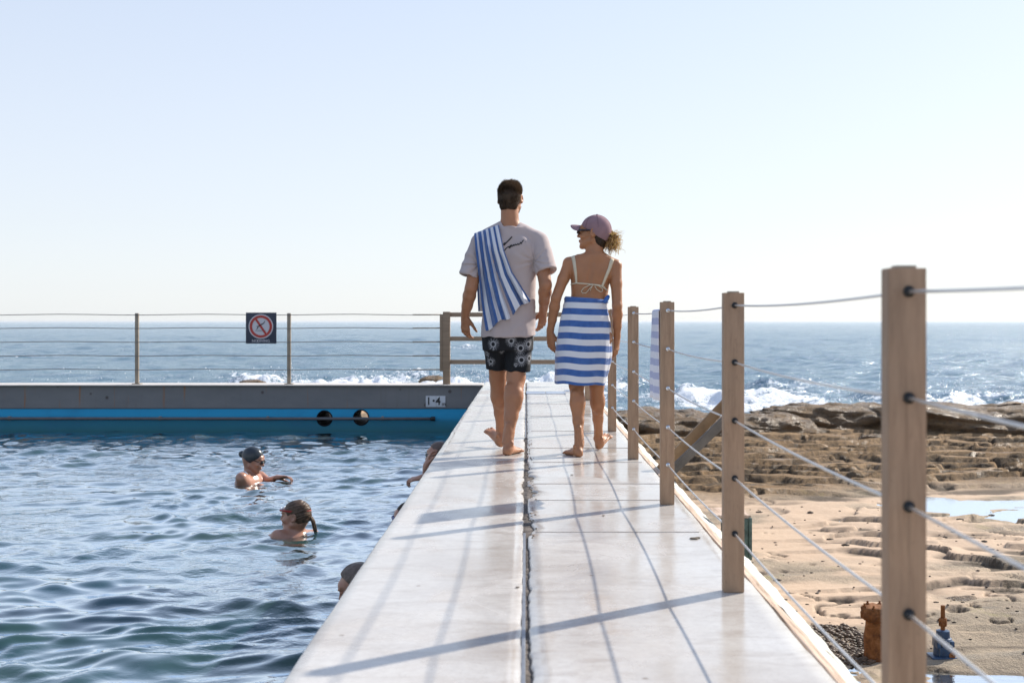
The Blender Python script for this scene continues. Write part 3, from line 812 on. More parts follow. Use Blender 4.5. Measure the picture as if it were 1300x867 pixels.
# ================================================================ REEF / ROCK PLATFORM
def reef_h(X, Y):
    h = REEF_Z+.035*fbm(X*.35, Y*.5, seed=101, oct=4)+.012*fbm(X*2.0, Y*3.0, seed=102, oct=4)
    # sandstone sheets: curved steps
    wq = fbm(X*.25, Y*.45, seed=103, oct=4); st = .05
    s_ = (wq*3+Y*.16+X*.05); fl = np.floor(s_); fr = s_-fl
    h = h+.075*(sst(.0, .06, fr)-fr)*(1-sst(17, 18.5, Y))*(.3+.7*sst(2.6, 4.2, X-.1*Y+1.2))
    s3 = (fbm(X*.5+4, Y*.7, seed=107, oct=4)*2.6+Y*.30-X*.06); f3 = s3-np.floor(s3); h = h+.045*(sst(.0, .06, f3)-f3)*(1-sst(17, 18.5, Y))*sst(3.0, 5.0, X-.05*Y)
    # shelf of layered rock
    wob = 1.1*fbm(X*.22, Y*.2, seed=110, oct=4)
    k = sst(16.9, 18.2, Y+wob-sst(3.5, 6, X)*1.1); h = h+k*.07
    s2 = (Y+wob*1.8)*1.25+.9*fbm(X*.45, Y*.5, seed=112, oct=5); fl = np.floor(s2); fr = s2-fl
    lay = (fl-21)*.015+.015*fr+.095*(sst(.0, .07, fr)-fr)
    cr = np.abs(fbm(X*.42+3, Y*.85, seed=115, oct=4)); crack = -.14*np.exp(-(cr/.025)**2)
    cr2 = np.abs(fbm(X*.20+9, Y*1.3+2, seed=116, oct=4)); crack2 = -.15*np.exp(-(cr2/.028)**2)
    h = h+k*(lay+crack+crack2+.045*fbm(X*.7, Y*1.8, seed=118, oct=4)+.014*fbm(X*4, Y*9, seed=119, oct=3))
    # cracks in the sandy flat
    cr3 = np.abs(fbm(X*.55+7, Y*.9+2, seed=121, oct=4)); m3 = sst(-.05, .3, vn(X*.3, Y*.3, seed=122))
    h = h-(1-k)*m3*.055*np.exp(-(cr3/.012)**2)
    # tide pool
    pd = ((X-9.7)/5.0)**2+((Y-17.05+.25*np.sin(X*1.1)+.25*fbm(X*.8, Y*.8, seed=125))/1.35)**2
    h = h-.10*(1-sst(.55, 1.15, pd))
    # wet hollow in front
    ed = 9.55+.28*fbm(X*.9, X*0, seed=131, oct=3)+.16*np.clip(X-3.6, -1, 3)*0
    h = h-.10*(1-sst(ed-.5, ed, Y))*(.60+.75*fbm(X*1.4, Y*1.7, seed=132, oct=4))
    # curved lip at lower right
    lip = np.exp(-(((Y-9.35)-.35*np.maximum(X-3.9, 0))/.12)**2)*sst(3.6, 4.3, X); h = h+.05*lip
    # falls away to the sea beyond the ridge, and to the left beyond the deck end
    h = h-sst(28.5, 31.5, Y+.8*vn(X*.3, Y*.3, seed=140))*1.1
    return h
ny, nx = 760, 520
ya = 3.0*np.exp(np.linspace(0, math.log(33/3.0), ny)); ua = np.linspace(0, 1, nx)
XX = np.zeros((ny, nx)); YY = np.repeat(ya[:, None], nx, 1)
for j, y in enumerate(ya):
    xr = max(6, y*.66+2.5); XX[j] = .80+(xr-.80)*ua
ZZ = reef_h(XX, YY)
me = gridmesh('reef', np.stack([XX, YY, ZZ], -1))
k = sst(16.9, 18.2, YY+1.1*fbm(XX*.22, YY*.2, seed=110, oct=4)-sst(3.5, 6, XX)*1.1)
sandn = fbm(XX*.45, YY*.8, seed=150, oct=5)
sand = (1-k)*sst(-.28, .12, sandn+.25*np.exp(-((YY-12.5)/2.6)**2)-.35*sst(4.2, 6, XX)*(1-sst(13, 15, YY)) )
sand = sand*(1-.8*np.exp(-((YY-9.2)/.6)**2))
setattr_f(me, 'sand', sand.ravel()); setattr_f(me, 'shelf', k.ravel())
cr3 = np.abs(fbm(XX*.55+7, YY*.9+2, seed=121, oct=4)); m3 = sst(-.05, .3, vn(XX*.3, YY*.3, seed=122))
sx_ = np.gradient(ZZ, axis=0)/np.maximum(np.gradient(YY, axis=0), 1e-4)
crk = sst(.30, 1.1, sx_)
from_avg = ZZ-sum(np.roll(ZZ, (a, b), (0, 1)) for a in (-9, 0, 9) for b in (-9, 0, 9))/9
crk = np.maximum(crk, sst(.007, .032, -from_avg)); setattr_f(me, 'crack', crk.ravel())  # dark tone for steep faces turned to the viewer and for low spots
t = NT('sandstone'); c = t.coord(); sa = t.attr('sand'); sh = t.attr('shelf')
n1 = t.noise(t.coord(scale=(1, 1.6, 1)), 1.4, 7, .65, .3); n2 = t.noise(c, 14, 6, .7); n3 = t.noise(t.coord(scale=(1, 3, 1)), .9, 5, .6, .5); sp2 = t.noise(c, 70, 3, .6)
rock = t.ramp(n1, (.28, (.20, .16, .12)), (.5, (.36, .29, .21)), (.72, (.44, .34, .24)))
rock = t.mix(t.ramp(n3, (.55, 0), (.68, .5)), rock, (.24, .23, .20))
rock = t.mix(t.ramp(t.noise(c, 2.6, 5, .6), (.60, 0), (.70, .5)), rock, (.36, .33, .12))
shelf = t.ramp(n1, (.25, (.14, .085, .042)), (.5, (.27, .17, .085)), (.75, (.37, .24, .125)))
shelf = t.mix(t.ramp(n2, (.5, 0), (.68, .75)), shelf, (.08, .06, .045))
sandc = t.ramp(n2, (.3, (.485, .345, .238)), (.7, (.56, .42, .298)))
sandc = t.mix(t.ramp(n1, (.55, 0), (.75, .4)), sandc, (.50, .39, .29))
col = t.mix(sa, rock, sandc); col = t.mix(sh, col, shelf)
col = t.mix(t.ramp(sp2, (.62, 0), (.72, .5)), col, (.10, .08, .06))
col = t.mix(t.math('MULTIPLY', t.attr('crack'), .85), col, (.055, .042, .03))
wet = t.ramp(t.noise(t.coord(scale=(1, 2.2, 1)), 2.2, 5, .65, .4), (.55, 0), (.66, 1))
rg = t.mix(t.math('MULTIPLY', wet, t.math('MULTIPLY', sh, .9)), (.85,)*3, (.30,)*3)
hh = t.math('ADD', n2, t.math('MULTIPLY', sp2, .25))
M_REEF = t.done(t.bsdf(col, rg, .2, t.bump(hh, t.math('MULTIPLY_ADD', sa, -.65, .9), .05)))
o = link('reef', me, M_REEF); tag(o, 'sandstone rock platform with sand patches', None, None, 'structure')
# continuation of the platform outside the detailed part
xr = XX[:, -1]; q = np.stack([np.stack([xr, ya, ZZ[:, -1]], -1), np.stack([xr*0+60, ya, ZZ[:, -1]], -1)], 1)
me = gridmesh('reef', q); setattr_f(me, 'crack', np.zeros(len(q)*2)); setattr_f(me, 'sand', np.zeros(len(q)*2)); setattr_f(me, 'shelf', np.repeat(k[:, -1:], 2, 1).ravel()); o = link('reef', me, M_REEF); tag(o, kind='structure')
q = np.array([[[.8, -12, REEF_Z], [60, -12, REEF_Z]], [[.8, 3, REEF_Z-.0], [60, 3, REEF_Z]]]); me = gridmesh('reef', q)
setattr_f(me, 'sand', [.5]*4); setattr_f(me, 'shelf', [0]*4); o = link('reef', me, M_REEF); tag(o, kind='structure')

# standing water on the platform
t = NT('still_water'); c = t.coord()
M_STILL = t.done(water(t, (.22, .19, .15), t.bump(t.noise(t.coord(scale=(1, 2, 1)), 9, 4, .6), .2, .008), .04, .0, .22, .96))
def sheet(name, x0, x1, y0, y1, z, label):
    q = np.array([[[x0, y0, z], [x1, y0, z]], [[x0, y1, z], [x1, y1, z]]], float)
    me = gridmesh(name, q); o = link(name, me, M_STILL); tag(o, label, None, None, 'structure')
sheet('tide_pool', 3.4, 16.5, 15.0, 18.8, REEF_Z-.010, 'still tide pool reflecting the sky')
sheet('puddle', .95, 8, 3.1, 10.2, REEF_Z-.018, 'shallow water in the foreground hollow of the rock')

# ---- boulders of the seaward ridge and loose rocks
t = NT('brown_rock'); c = t.coord()
n1 = t.noise(t.coord(scale=(1, 1, 2.2)), 1.6, 7, .65, .4); n2 = t.noise(c, 9, 7, .72); n3 = t.noise(c, 40, 3, .6)
col = t.ramp(n1, (.25, (.10, .062, .034)), (.5, (.20, .128, .068)), (.75, (.32, .21, .112)))
col = t.mix(t.ramp(n2, (.52, 0), (.66, .8)), col, (.07, .055, .04))
rgh = t.ramp(t.noise(c, 3, 4), (.45, .3), (.6, .8))
M_ROCK = t.done(t.bsdf(col, rgh, .3, t.bump(t.math('ADD', n2, t.math('MULTIPLY', n3, .3)), 1.0, .12)))
def rock(name, c, r, seed, label, group=None, terr=.0, res=44, und=0.0, mat=None, cat='rock', p=2.6):
    """a bedded block: superellipsoid with strata ledges and an undercut foot"""
    nu, nv = res*3, res*2
    ph = np.linspace(-math.pi/2+.02, math.pi/2-.02, nv)[:, None]; th = np.linspace(0, 2*math.pi, nu, endpoint=False)[None, :]
    def sgp(v, e): return np.sign(v)*np.abs(v)**e
    e = 2/p
    x = sgp(np.cos(ph), e)*sgp(np.cos(th), .85); y = sgp(np.cos(ph), e)*sgp(np.sin(th), .85); z = sgp(np.sin(ph), e)*np.ones_like(th)
    rr = min(r); c = (c[0], c[1], c[2]-(.17 if group else 0))
    lx, ly, lz = x*r[0], y*r[1], z*r[2]
    f = 1/(max(rr, .05)*2.2)
    n = fbm(lx*f*.8+seed, ly*f*.8, lz*f*1.6, seed=seed, oct=5)
    n2_ = fbm(lx*f*3+seed, ly*f*3, lz*f*7, seed=seed+3, oct=4)
    lz2 = lz+.06*fbm(lx*.8, ly*.8, seed=seed+7)
    ph_ = lz2/(r[2]*.33); ledge = (np.abs(ph_-np.round(ph_))*2)**.6
    sc = 1+.34*n+.16*n2_+terr*(ledge-.5)*(1-z*z*.6)
    sc = sc*(1-und*sst(.35, -.55, z)*np.ones_like(x))
    X = c[0]+lx*sc; Y = c[1]+ly*sc; Z_ = c[2]+lz*(1+.25*n*(z > 0))+.16*n2_*r[2]
    Pm = np.stack([X, Y, Z_], -1)
    me = gridmesh(name, Pm, closed_u=True)
    o = link(name, me, mat or M_ROCK, None, (c[0], c[1], c[2]-r[2])); tag(o, label, cat, group); return o
G = 'boulders of the seaward rock ridge'
rock('boulder', (3.2, 26.8, -1.52), (1.7, 1.6, .60), 201, 'low dark rough boulder of the ridge just right of the fence posts, nearest the walkway', G, .10, und=.22)
rock('boulder', (5.4, 26.4, -1.56), (1.35, 1.2, .50), 205, 'rounded tan boulder of the ridge between the second and nearest fence posts', G, .05, und=.16)
rock('boulder', (7.3, 27.6, -1.45), (2.5, 1.5, .62), 209, 'long rough topped boulder behind the rounded tan boulder in the ridge', G, .10, und=.15)
rock('boulder', (10.8, 26.6, -1.50), (2.8, 1.5, .66), 214, 'broad flat topped boulder with a dark undercut, right of the nearest fence post', G, .08, und=.40, p=3.6)
rock('boulder', (13.8, 25.2, -1.62), (2.3, 1.3, .42), 219, 'low smooth tan boulder at the right edge of the ridge', G, .06, und=.1)
rock('boulder', (15.2, 27.6, -1.55), (2.9, 1.4, .55), 223, 'dark boulder behind the low smooth one at the right edge of the ridge', G, .1, und=.3)
rock('boulder', (7.6, 24.9, -1.66), (.62, .45, .17), 227, 'small grey slab lying in front of the ridge beside the nearest fence post', None, .05, 24, .1)
rock('boulder', (1.7, 28.5, -1.7), (1.4, 1.2, .5), 231, 'wet dark boulder at the walkway end of the ridge, seen between the fence posts', G, .1, und=.2)
rock('rock', at(1228, 763, 11.4)+np.array([0, 0, -.05]), (.26, .17, .085), 240, 'dark oval stone lying on the pale rock at right', None, .05, 24, .1)
rock('rock', np.array([-4.0, 36.5, SEA_Z+.12]), (.30, .25, .10), 243, 'small tan rock awash in foam behind the far wall', None, .05, 24)
rock('rock', np.array([(320-VX)*31/FPX, 31.0, -.75]), (.34, .3, .12), 244, 'low tan rock top showing over the far wall left of the no diving sign', None, .05, 24)
rock('rock', np.array([(548-VX)*46/FPX, 46.0, SEA_Z+.85*0+.30]), (.55, .5, .42), 246, 'dark rock in the surf below the wires near the timber railing', None, .1, 24)
# tan rock seen through the round openings, base colour lightened in place of sunlight
rock('rock', np.array([(465-VX)*23.5/FPX, 23.5, -1.30]), (1.35, 1.3, .62), 250, 'tan rock, lightened as if sunlit, seen through the round openings of the pool wall', None, .06, 30, mat=simple('tan_rock', (.58, .38, .22), .8, .3, 0, .2, 3, .6, 12, .04))
# pebble bed by the rusty stump
pb = simple('pebbles', (.085, .052, .03), .6, .4, 0, .7, 25)
v_, f_ = [], []
ico = bmesh.new(); bmesh.ops.create_icosphere(ico, subdivisions=1, radius=1); iv = np.array([v.co[:] for v in ico.verts]); if_ = np.array([[q.index for q in f.verts] for f in ico.faces]); ico.free()
pv = []; pf = []
for i in range(1500):
    a = rng.uniform(0, 1); x = rng.uniform(2.2, 3.0); y = rng.uniform(9.2, 10.7)
    if ((x-2.60)/.36)**2+((y-9.9)/.6)**2 > 1: continue
    r_ = rng.uniform(.008, .028)
    vv_ = iv*np.array([rng.uniform(.8, 1.4), rng.uniform(.8, 1.4), rng.uniform(.5, .9)])*r_+np.array([x, y, float(reef_h(np.array([x]), np.array([y]))[0])+.006])
    pf.append(if_+len(pv)*len(iv)); pv.append(vv_)
me = npmesh('pebbles', np.concatenate(pv), np.concatenate(pf)); o = link('pebbles', me, pb, smooth=False); tag(o, 'bed of small brown pebbles beside the rusty stump', None, None, 'stuff')
# seaweed crumbs and stones scattered on the sand
pv = []; pf = []
for i in range(420):
    y = rng.uniform(9.2, 17); x = rng.uniform(1.2, 8)
    r_ = rng.uniform(.004, .016) if rng.uniform() > .08 else rng.uniform(.02, .04)
    vv_ = iv*np.array([rng.uniform(.8, 2.0), rng.uniform(.8, 1.4), rng.uniform(.4, .8)])*r_+np.array([x, y, float(reef_h(np.array([x]), np.array([y]))[0])+.002])
    pf.append(if_+len(pv)*len(iv)); pv.append(vv_)
me = npmesh('stones', np.concatenate(pv), np.concatenate(pf)); o = link('stones', me, simple('dark_crumbs', (.08, .06, .045), .8, .3, 0, .4, 9), smooth=False); tag(o, 'scattered dark crumbs of stone and weed on the sand', None, None, 'stuff')

# ================================================================ THINGS BESIDE THE WALKWAY
t = NT('rust'); c = t.coord(); n1 = t.noise(c, 14, 6, .7, .5); n2 = t.noise(c, 60, 4, .7)
M_RUST = t.done(t.bsdf(t.ramp(n1, (.3, (.05, .022, .012)), (.5, (.20, .075, .022)), (.7, (.33, .15, .06))), .85, .3, t.bump(n2, .9, .01)))
st_c = at(1113, 835, 9.5)
stp = empty('rusty_stump', st_c, 'rusty flanged iron stump standing on the pebbles behind the nearest fence post', 'pipe stump')
x0, y0, z0 = st_c
m = MB(); m.lathe((x0, y0, z0-.06), [(.10, 0), (.108, .05), (.098, .12), (.10, .22), (.088, .33), (.092, .37)], 28)
for v in m.bm.verts: v.co += Vector((1, 1, .3))*float(vn(np.array([v.co.x*30]), np.array([v.co.y*30]), np.array([v.co.z*14]), seed=4)[0])*.010
m.build('pipe', M_RUST, stp, smooth=True)
m = MB(); m.lathe((x0, y0, z0+.31), [(.09, -.01), (.125, .02), (.128, .055), (.118, .06), (.12, .10), (.05, .105)], 28)
for v in m.bm.verts: v.co += Vector((1, 1, .9))*float(vn(np.array([v.co.x*38]), np.array([v.co.y*38]), np.array([v.co.z*20]), seed=6)[0])*.012
m.build('flange', M_RUST, stp, smooth=True)
for k in range(6):
    a = k*math.pi/3; m = MB(); m.lathe((x0+.098*math.cos(a), y0+.098*math.sin(a), z0+.40), [(.016, 0), (.016, .022), (.009, .022), (.009, .04)], 6); m.build('bolt', M_RUST, stp)

vc = at(1197, 838, 9.45); vx, vy, vz = vc; vz -= .01
M_BLUE = simple('chipped_blue_paint', (.016, .05, .115), .35, .5, .1, .35, 14, .4, 30, .004)
vp = empty('valve', vc, 'blue iron valve with a rusty spindle standing on the rock at right', 'valve')
m = MB(); m.box((vx-.01, vy, vz+.03), (.20, .17, .05), .008); m.build('base', M_BLUE, vp, auto=30)
m = MB(); m.lathe((vx, vy, vz+.05), [(.075, 0), (.072, .10), (.068, .14), (.055, .145), (.052, .20), (.03, .205)], 26); m.box((vx+.0, vy-.045, vz+.12), (.10, .06, .13), .01); m.build('body', M_BLUE, vp, auto=35)
m = MB(); m.box((vx-.045, vy-.01, vz+.155), (.05, .13, .07), .01); m.box((vx+.045, vy-.01, vz+.155), (.05, .13, .05), .01); m.build('lug', M_BLUE, vp, auto=30)
m = MB(); m.lathe((vx+.048, vy-.08, vz+.07), [(.026, 0), (.026, .03), (.012, .032), (.012, .05)], 14, 'Y'); m.build('side_bolt', M_RUST, vp, auto=30)
m = MB(); m.lathe((vx, vy, vz+.25), [(.018, 0), (.018, .05), (.017, .20)], 12); m.build('spindle', M_RUST, vp, auto=40)
m = MB(); m.lathe((vx, vy, vz+.285), [(.03, 0), (.034, .01), (.034, .055), (.028, .065)], 6); m.build('nut', M_RUST, vp, auto=30)

# green box bracket on the side of the walkway
gb = empty('steel_box', (1.0, 6.0, -.9), 'green patinated steel box fixed to the sea side of the walkway behind the second post', 'steel box')
M_GREEN = simple('verdigris_paint', (.075, .115, .10), .6, .4, .1, .6, 22, .6, 40, .005)
m = MB(); m.box((.995, 5.64, -.135), (.13, .014, .19), .002); m.build('front_plate', M_GREEN, gb)
m = MB(); m.box((1.068, 5.75, -.135), (.014, .26, .20), .002); m.build('side_plate', M_GREEN, gb)
m = MB(); m.box((.99, 5.76, -.032), (.17, .24, .016), .005); m.build('lid', M_SALT, gb)

# diagonal timber stay
bs = empty('timber_stay', (1.05, 7.4, -1.8), 'pair of crossed timber boards slanting from the walkway edge to a short post', 'timber stay')
def board(a, b, wd, th, mat, name):
    a, b = Vector(tuple(a)), Vector(tuple(b)); d = b-a; L = d.length; q = d.to_track_quat('X', 'Z').to_matrix()
    m = MB(); m.box((a+b)/2, (L, th, wd), .003, q); return m.build(name, mat, bs, auto=30)
M_TIM2 = simple('brown_board', (.30, .19, .10), .65, .35, 0, .3, 9)
M_TIM3 = simple('grey_board', (.15, .13, .11), .7, .3, 0, .25, 9)
board(at(838, 597, 7.6), at(927, 506, 7.6), .062, .04, M_TIM2, 'upper_board')
board(at(838, 612, 7.45), at(930, 524, 7.45), .055, .04, M_TIM3, 'lower_board')
m = MB(); pc = at(929, 500, 7.53); m.box((pc[0], pc[1], (pc[2]+REEF_Z)/2-.01), (.07, .07, pc[2]-REEF_Z+.1), .004); m.build('stay_post', M_TIMBER, bs, auto=30)
# bits of debris on the deck
m = MB()
for (px, py, s) in ((881, 684, .012), (886, 683, .008), (726, 603, .006), (657, 746, .005), (766, 655, .005)):
    Y = 1350/(py-408); p = at(px, py, Y)
    vs0 = bmesh.ops.create_icosphere(m.bm, subdivisions=2, radius=s)['verts']
    for v in vs0: v.co = Vector((v.co.x*1.6, v.co.y*1.2, v.co.z*.35))+Vector((p[0], p[1], .003))
o = m.build('crumbs', simple('crumb', (.10, .075, .05), .8)); tag(o, kind='stuff')
# ================================================================ PEOPLE
def skin_mat(name, col, red=.0):
    t = NT(name); c = t.coord(); n = t.noise(c, 6, 4, .6); f = t.noise(c, 90, 3, .6)
    a = tuple(x*.86 for x in col); b = (min(1, col[0]*1.10), col[1]*1.08, col[2]*1.06)
    cc = t.ramp(n, (.3, a), (.7, b))
    s = t.bsdf(cc, .48, .45, t.bump(f, .12, .002), Subsurface_Weight=.12, Subsurface_Radius=(.6, .2, .1), Subsurface_Scale=.02)
    return t.done(s)
SK_M = skin_mat('skin_tanned', (.37, .17, .088)); SK_W = skin_mat('skin_olive', (.36, .165, .080)); SK_P = skin_mat('skin_pale', (.44, .235, .165)); SK_P.node_tree.nodes['Principled BSDF'].inputs['Roughness'].default_value = .26
def hair_mat(name, c0, c1, tr=.25):
    t = NT(name); n = t.noise(t.coord(), 60, 4, .7); c = t.ramp(n, (.3, c0), (.7, c1))
    b = t.bsdf(c, .45, .28); tl = t.new('ShaderNodeBsdfTranslucent'); t.set(tl, 'Color', tuple(min(1, x*2.2) for x in c1))
    mx = t.new('ShaderNodeMixShader'); mx.inputs[0].default_value = tr; t.t.links.new(b, mx.inputs[1]); t.t.links.new(tl.outputs[0], mx.inputs[2])
    return t.done(mx.outputs[0])
H_DARK = hair_mat('hair_dark_brown', (.018, .011, .007), (.06, .036, .02))
H_MAN = hair_mat('hair_brown_short', (.022, .014, .009), (.085, .052, .03), .22)
H_GOLD = hair_mat('hair_golden_ends', (.36, .18, .07), (.78, .47, .21), .3)

def rotm(f, up=(0, 0, 1), roll=0):
    """columns: right, forward, up"""
    f = np.array(f, float); f /= np.linalg.norm(f); u = np.array(up, float); r = np.cross(f, u); r /= np.linalg.norm(r); u = np.cross(r, f)
    if roll:
        r, u = r*math.cos(roll)+u*math.sin(roll), u*math.cos(roll)-r*math.sin(roll)
    return np.stack([r, f, u], 1)
def norm(v): v = np.array(v, float); return v/np.linalg.norm(v)

def head(F, c, M, s=1.0, fem=False, neck=None, nr=.056, ears=True):
    T = lambda *p: np.array(c)+M@(np.array(p)*s)
    def E(p, r, k=.012, sub=False): F.ell(T(*p), np.array(r)*s, M, k, sub)
    def C(a, b, ra, rb, k=.012, flat=None, sub=False): F.cone(T(*a), T(*b), ra*s, rb*s, k, flat, sub)
    E((0, -.014, .028), (.074, .094, .082)); E((0, -.035, .0), (.068, .070, .072), .02)
    E((0, .035, -.02), (.060, .058, .070), .02)
    jw = .050 if fem else .057
    for sg_ in (-1, 1): C((sg_*jw, -.002, -.055), (sg_*.016, .072, -.098), .018, .015, .022)
    E((0, .045, -.072), (.044, .046, .036), .02); E((0, .080, -.100), (.018, .014, .014), .015)
    E((0, .070, .035), (.052, .026, .03), .015)
    for sg_ in (-1, 1):
        E((sg_*.031, .101, .006), (.017, .012, .012), .010, sub=True)
        E((sg_*.031, .083, .005), (.013, .012, .010), .004)
        E((sg_*.040, .070, -.028), (.020, .020, .018), .015)
        E((sg_*.030, .088, .024), (.020, .010, .006), .010)
    C((0, .090, .012), (0, .110, -.026), .0065, .010, .008); E((0, .100, -.030), (.016, .012, .008), .006)
    E((0, .095, -.056), (.022, .010, .0055), .004); E((0, .093, -.067), (.020, .010, .006), .004)
    C((-.02, .106, -.061), (.02, .106, -.061), .0018, .0018, .003, None, True)
    if ears:
        for sg_ in (-1, 1):
            Me = M@np.array([[math.cos(.45*sg_), -math.sin(.45*sg_)*-1, 0], [-math.sin(.45*sg_), math.cos(.45*sg_), 0], [0, 0, 1]])
            F.ell(T(sg_*.083, -.016, -.002), np.array((.008, .020, .033))*s, Me, .006)
            F.ell(T(sg_*.090, -.014, .004), np.array((.006, .012, .019))*s, Me, .004, True)
            C((sg_*.072, -.002, -.02), (sg_*.078, -.004, -.026), .009, .007, .006)
    if neck is not None:
        F.cone(T(0, -.028, -.045), neck, nr*s*1.0, nr*1.06, .025)
        F.cone(T(0, .02, -.07), np.array(neck)+M@np.array((0, .03, -.01)), .030*s, .040, .025)

def hand(F, wrist, d, n, th, s=1.0, curl=(.35, .45, .5, .55), spread=.10, tcurl=.5, tout=.75, k0=.010):
    """d: hand direction, n: palm normal (fingers close towards n), th: side of the thumb"""
    d = norm(d); n = norm(np.array(n)-d*np.dot(n, d)); th = norm(np.array(th)-d*np.dot(th, d)-n*np.dot(th, n)); w_ = np.array(wrist, float)
    P = lambda a, b, c: w_+(d*a+th*b+n*c)*s
    F.cone(P(-.02, 0, 0), P(.03, 0, 0), .027*s, .027*s, .015, (n, .72))
    for b, r in ((.026, .0145), (.008, .015), (-.010, .0145), (-.026, .0125)):
        F.cone(P(.02, b*.55, 0), P(.088-abs(b-.008)*.25, b, .002), .017*s, r*s*.86, k0, (n, .85))
    L = [(.042, .026, .022), (.047, .030, .023), (.043, .028, .022), (.033, .021, .019)]
    for i, (b, ll) in enumerate(zip((.029, .0095, -.0105, -.029), L)):
        p = P(.088-abs(b-.008)*.25, b, .002); ang = curl[i]*.55; sp = spread*(1.3-i)*.8
        r = [.0088, .0082, .0074, .0062] if i < 3 else [.0078, .0072, .0066, .0056]
        for j in range(3):
            dd = d*math.cos(ang)+n*math.sin(ang); dd = norm(dd+th*sp*(.6 if j else 1))
            q = p+dd*ll[j]*s; F.cone(p, q, r[j]*s, r[j+1]*s, .0035 if j else .006); p = q; ang += curl[i]*(1.35 if j == 0 else 1.0)
    p = P(.018, .020, .006); dd = norm(d*math.cos(tout)+th*math.sin(tout)*.9+n*.30); q = p+dd*.044*s; F.cone(p, q, .0165*s, .0125*s, .009)
    d2 = norm(dd*.9+d*.35+n*tcurl*.35); q2 = q+d2*.032*s; F.cone(q, q2, .0112*s, .0098*s, .005)
    d3 = norm(d2+n*tcurl*.5+d*.15); F.cone(q2, q2+d3*.026*s, .0098*s, .0076*s, .004)

def foot(F, heel, yaw, pitch, ankle, s=1.0, side=1):
    """heel: point on the ground under the heel; side=+1 right foot (big toe on the left)"""
    f = np.array((math.sin(yaw)*math.cos(pitch), math.cos(yaw)*math.cos(pitch), math.sin(pitch)))
    r = np.array((math.cos(yaw), -math.sin(yaw), 0)); u = np.cross(r, f)
    T = lambda a, b, c: np.array(heel)+(r*a*side+f*b+u*c)*s
    M = np.stack([r*side, f, u], 1)
    F.ell(T(0, .030, .030), np.array((.031, .036, .031))*s, M, .012)
    F.ell(T(0, .030, .014), np.array((.029, .033, .014))*s, M, .010)
    F.cone(T(.006, .05, .026), T(.014, .185, .017), .027*s, .020*s, .015, (u, .8))
    F.cone(T(0, .06, .052), T(-.018, .185, .020), .028*s, .020*s, .020)
    F.cone(T(0, .045, .050), ankle, .030*s, .033*s, .02)
    F.ell(T(-.030, .188, .018), np.array((.022, .026, .018))*s, M, .010)
    F.ell(T(0, .190, .016), np.array((.046, .026, .015))*s, M, .010)
    for i, (a, b0, L, rr) in enumerate(((-.036, .200, .042, .0125), (-.013, .208, .034, .0085), (.004, .204, .030, .008), (.020, .196, .027, .0078), (.035, .184, .024, .0078))):
        F.cone(T(a, b0, .014), T(a*1.04, b0+L, .0105), rr*s*.92, rr*s, .004)
    for sg_ in (-1, 1): F.ell(T(sg_*.032, .040, .078), np.array((.010, .013, .013))*s, M, .014)

def leg(F, hip, knee, ank, r_hip, r_knee, r_calf, r_ank, calf_back=.018, fr=.72):
    hip, knee, ank = map(lambda q: np.array(q, float), (hip, knee, ank))
    F.chain([hip, hip+(knee-hip)*.55, knee+(hip-knee)*.06], [r_hip, (r_hip*.5+r_knee*.52), r_knee], .02)
    F.ell(knee+np.array((0, .012, .0)), (r_knee*.92, r_knee*.98, r_knee*1.05), None, .02)
    c1 = knee+(ank-knee)*.30+np.array((0, -calf_back, 0)); c2 = knee+(ank-knee)*.62+np.array((0, -calf_back*.35, 0))
    F.chain([knee-np.array((0, .004, 0)), c1, c2, ank+(knee-ank)*.10, ank], [r_knee*.88, r_calf, r_calf*fr, r_ank*1.02, r_ank], .018)
    # two heads of the calf muscle
    for sg_, dz_ in ((-1, .0), (1, -.03)):
        F.cone(c1+np.array((sg_*r_calf*.36, -.008, .06+dz_)), c1+np.array((sg_*r_calf*.30, -.010, -.035+dz_)), r_calf*.60, r_calf*.55, .014)
    # shin and tendon
    F.cone(knee+np.array((0, .03, -.05)), ank+np.array((0, .012, .02)), r_knee*.5, r_ank*.75, .02)
    F.cone(ank+np.array((0, -.010, .10)), ank+np.array((0, -.020, -.03)), .010, .011, .025)
def arm(F, sh, el, wr, rs, ru, re, rf, rw, bulge=None, flatn=None):
    sh, el, wr = map(lambda q: np.array(q, float), (sh, el, wr))
    F.chain([sh, sh+(el-sh)*.45, el], [rs, ru, re], .015)
    F.chain([el, el+(wr-el)*.28, el+(wr-el)*.65, wr], [re*.95, rf, (rf+rw)*.5, rw], .012)
    F.ell(el+np.array((0, -.012, 0)), (re*.75, re*.7, re*.85), None, .012)

# ---------------------------------------------------------------- the man
man = empty('person', at(646, 576, 8.1)*np.array([1, 1, 0]), 'barefoot man in a pale pink tee and black flower print shorts walking away', 'person', 'couple walking along the walkway')
YM = 8.15
F = Field((-.52, 7.80, -.01), (.24, 8.78, 1.90), .0042)
hc = at(648, 253, 8.17); MH = rotm((.24, 1, .03))
nk = at(647.5, 290, 8.13)
head(F, hc, MH, 1.0, neck=nk, nr=.060)
F.loft([(.84, -.125, 8.16, .150, .100), (.98, -.12, 8.15, .145, .095), (1.15, -.12, 8.15, .160, .105), (1.32, -.115, 8.15, .175, .11), (1.45, -.115, 8.15, .165, .095), (1.52, -.115, 8.14, .10, .07)], .03)
for sx in (-1, 1): F.cone((-.115+sx*.03, 8.13, 1.55), (-.115+sx*.165, 8.14, 1.455), .040, .045, .03)
shL = (-.312, 8.14, 1.435); shR = (.085, 8.14, 1.440)
elL = at(598, 366, 8.10); wrL = at(590.5, 400, 8.20)
elR = at(692.5, 362, 8.02); wrR = at(690, 393, 8.22)
arm(F, shL, elL, wrL, .052, .050, .043, .0445, .030)
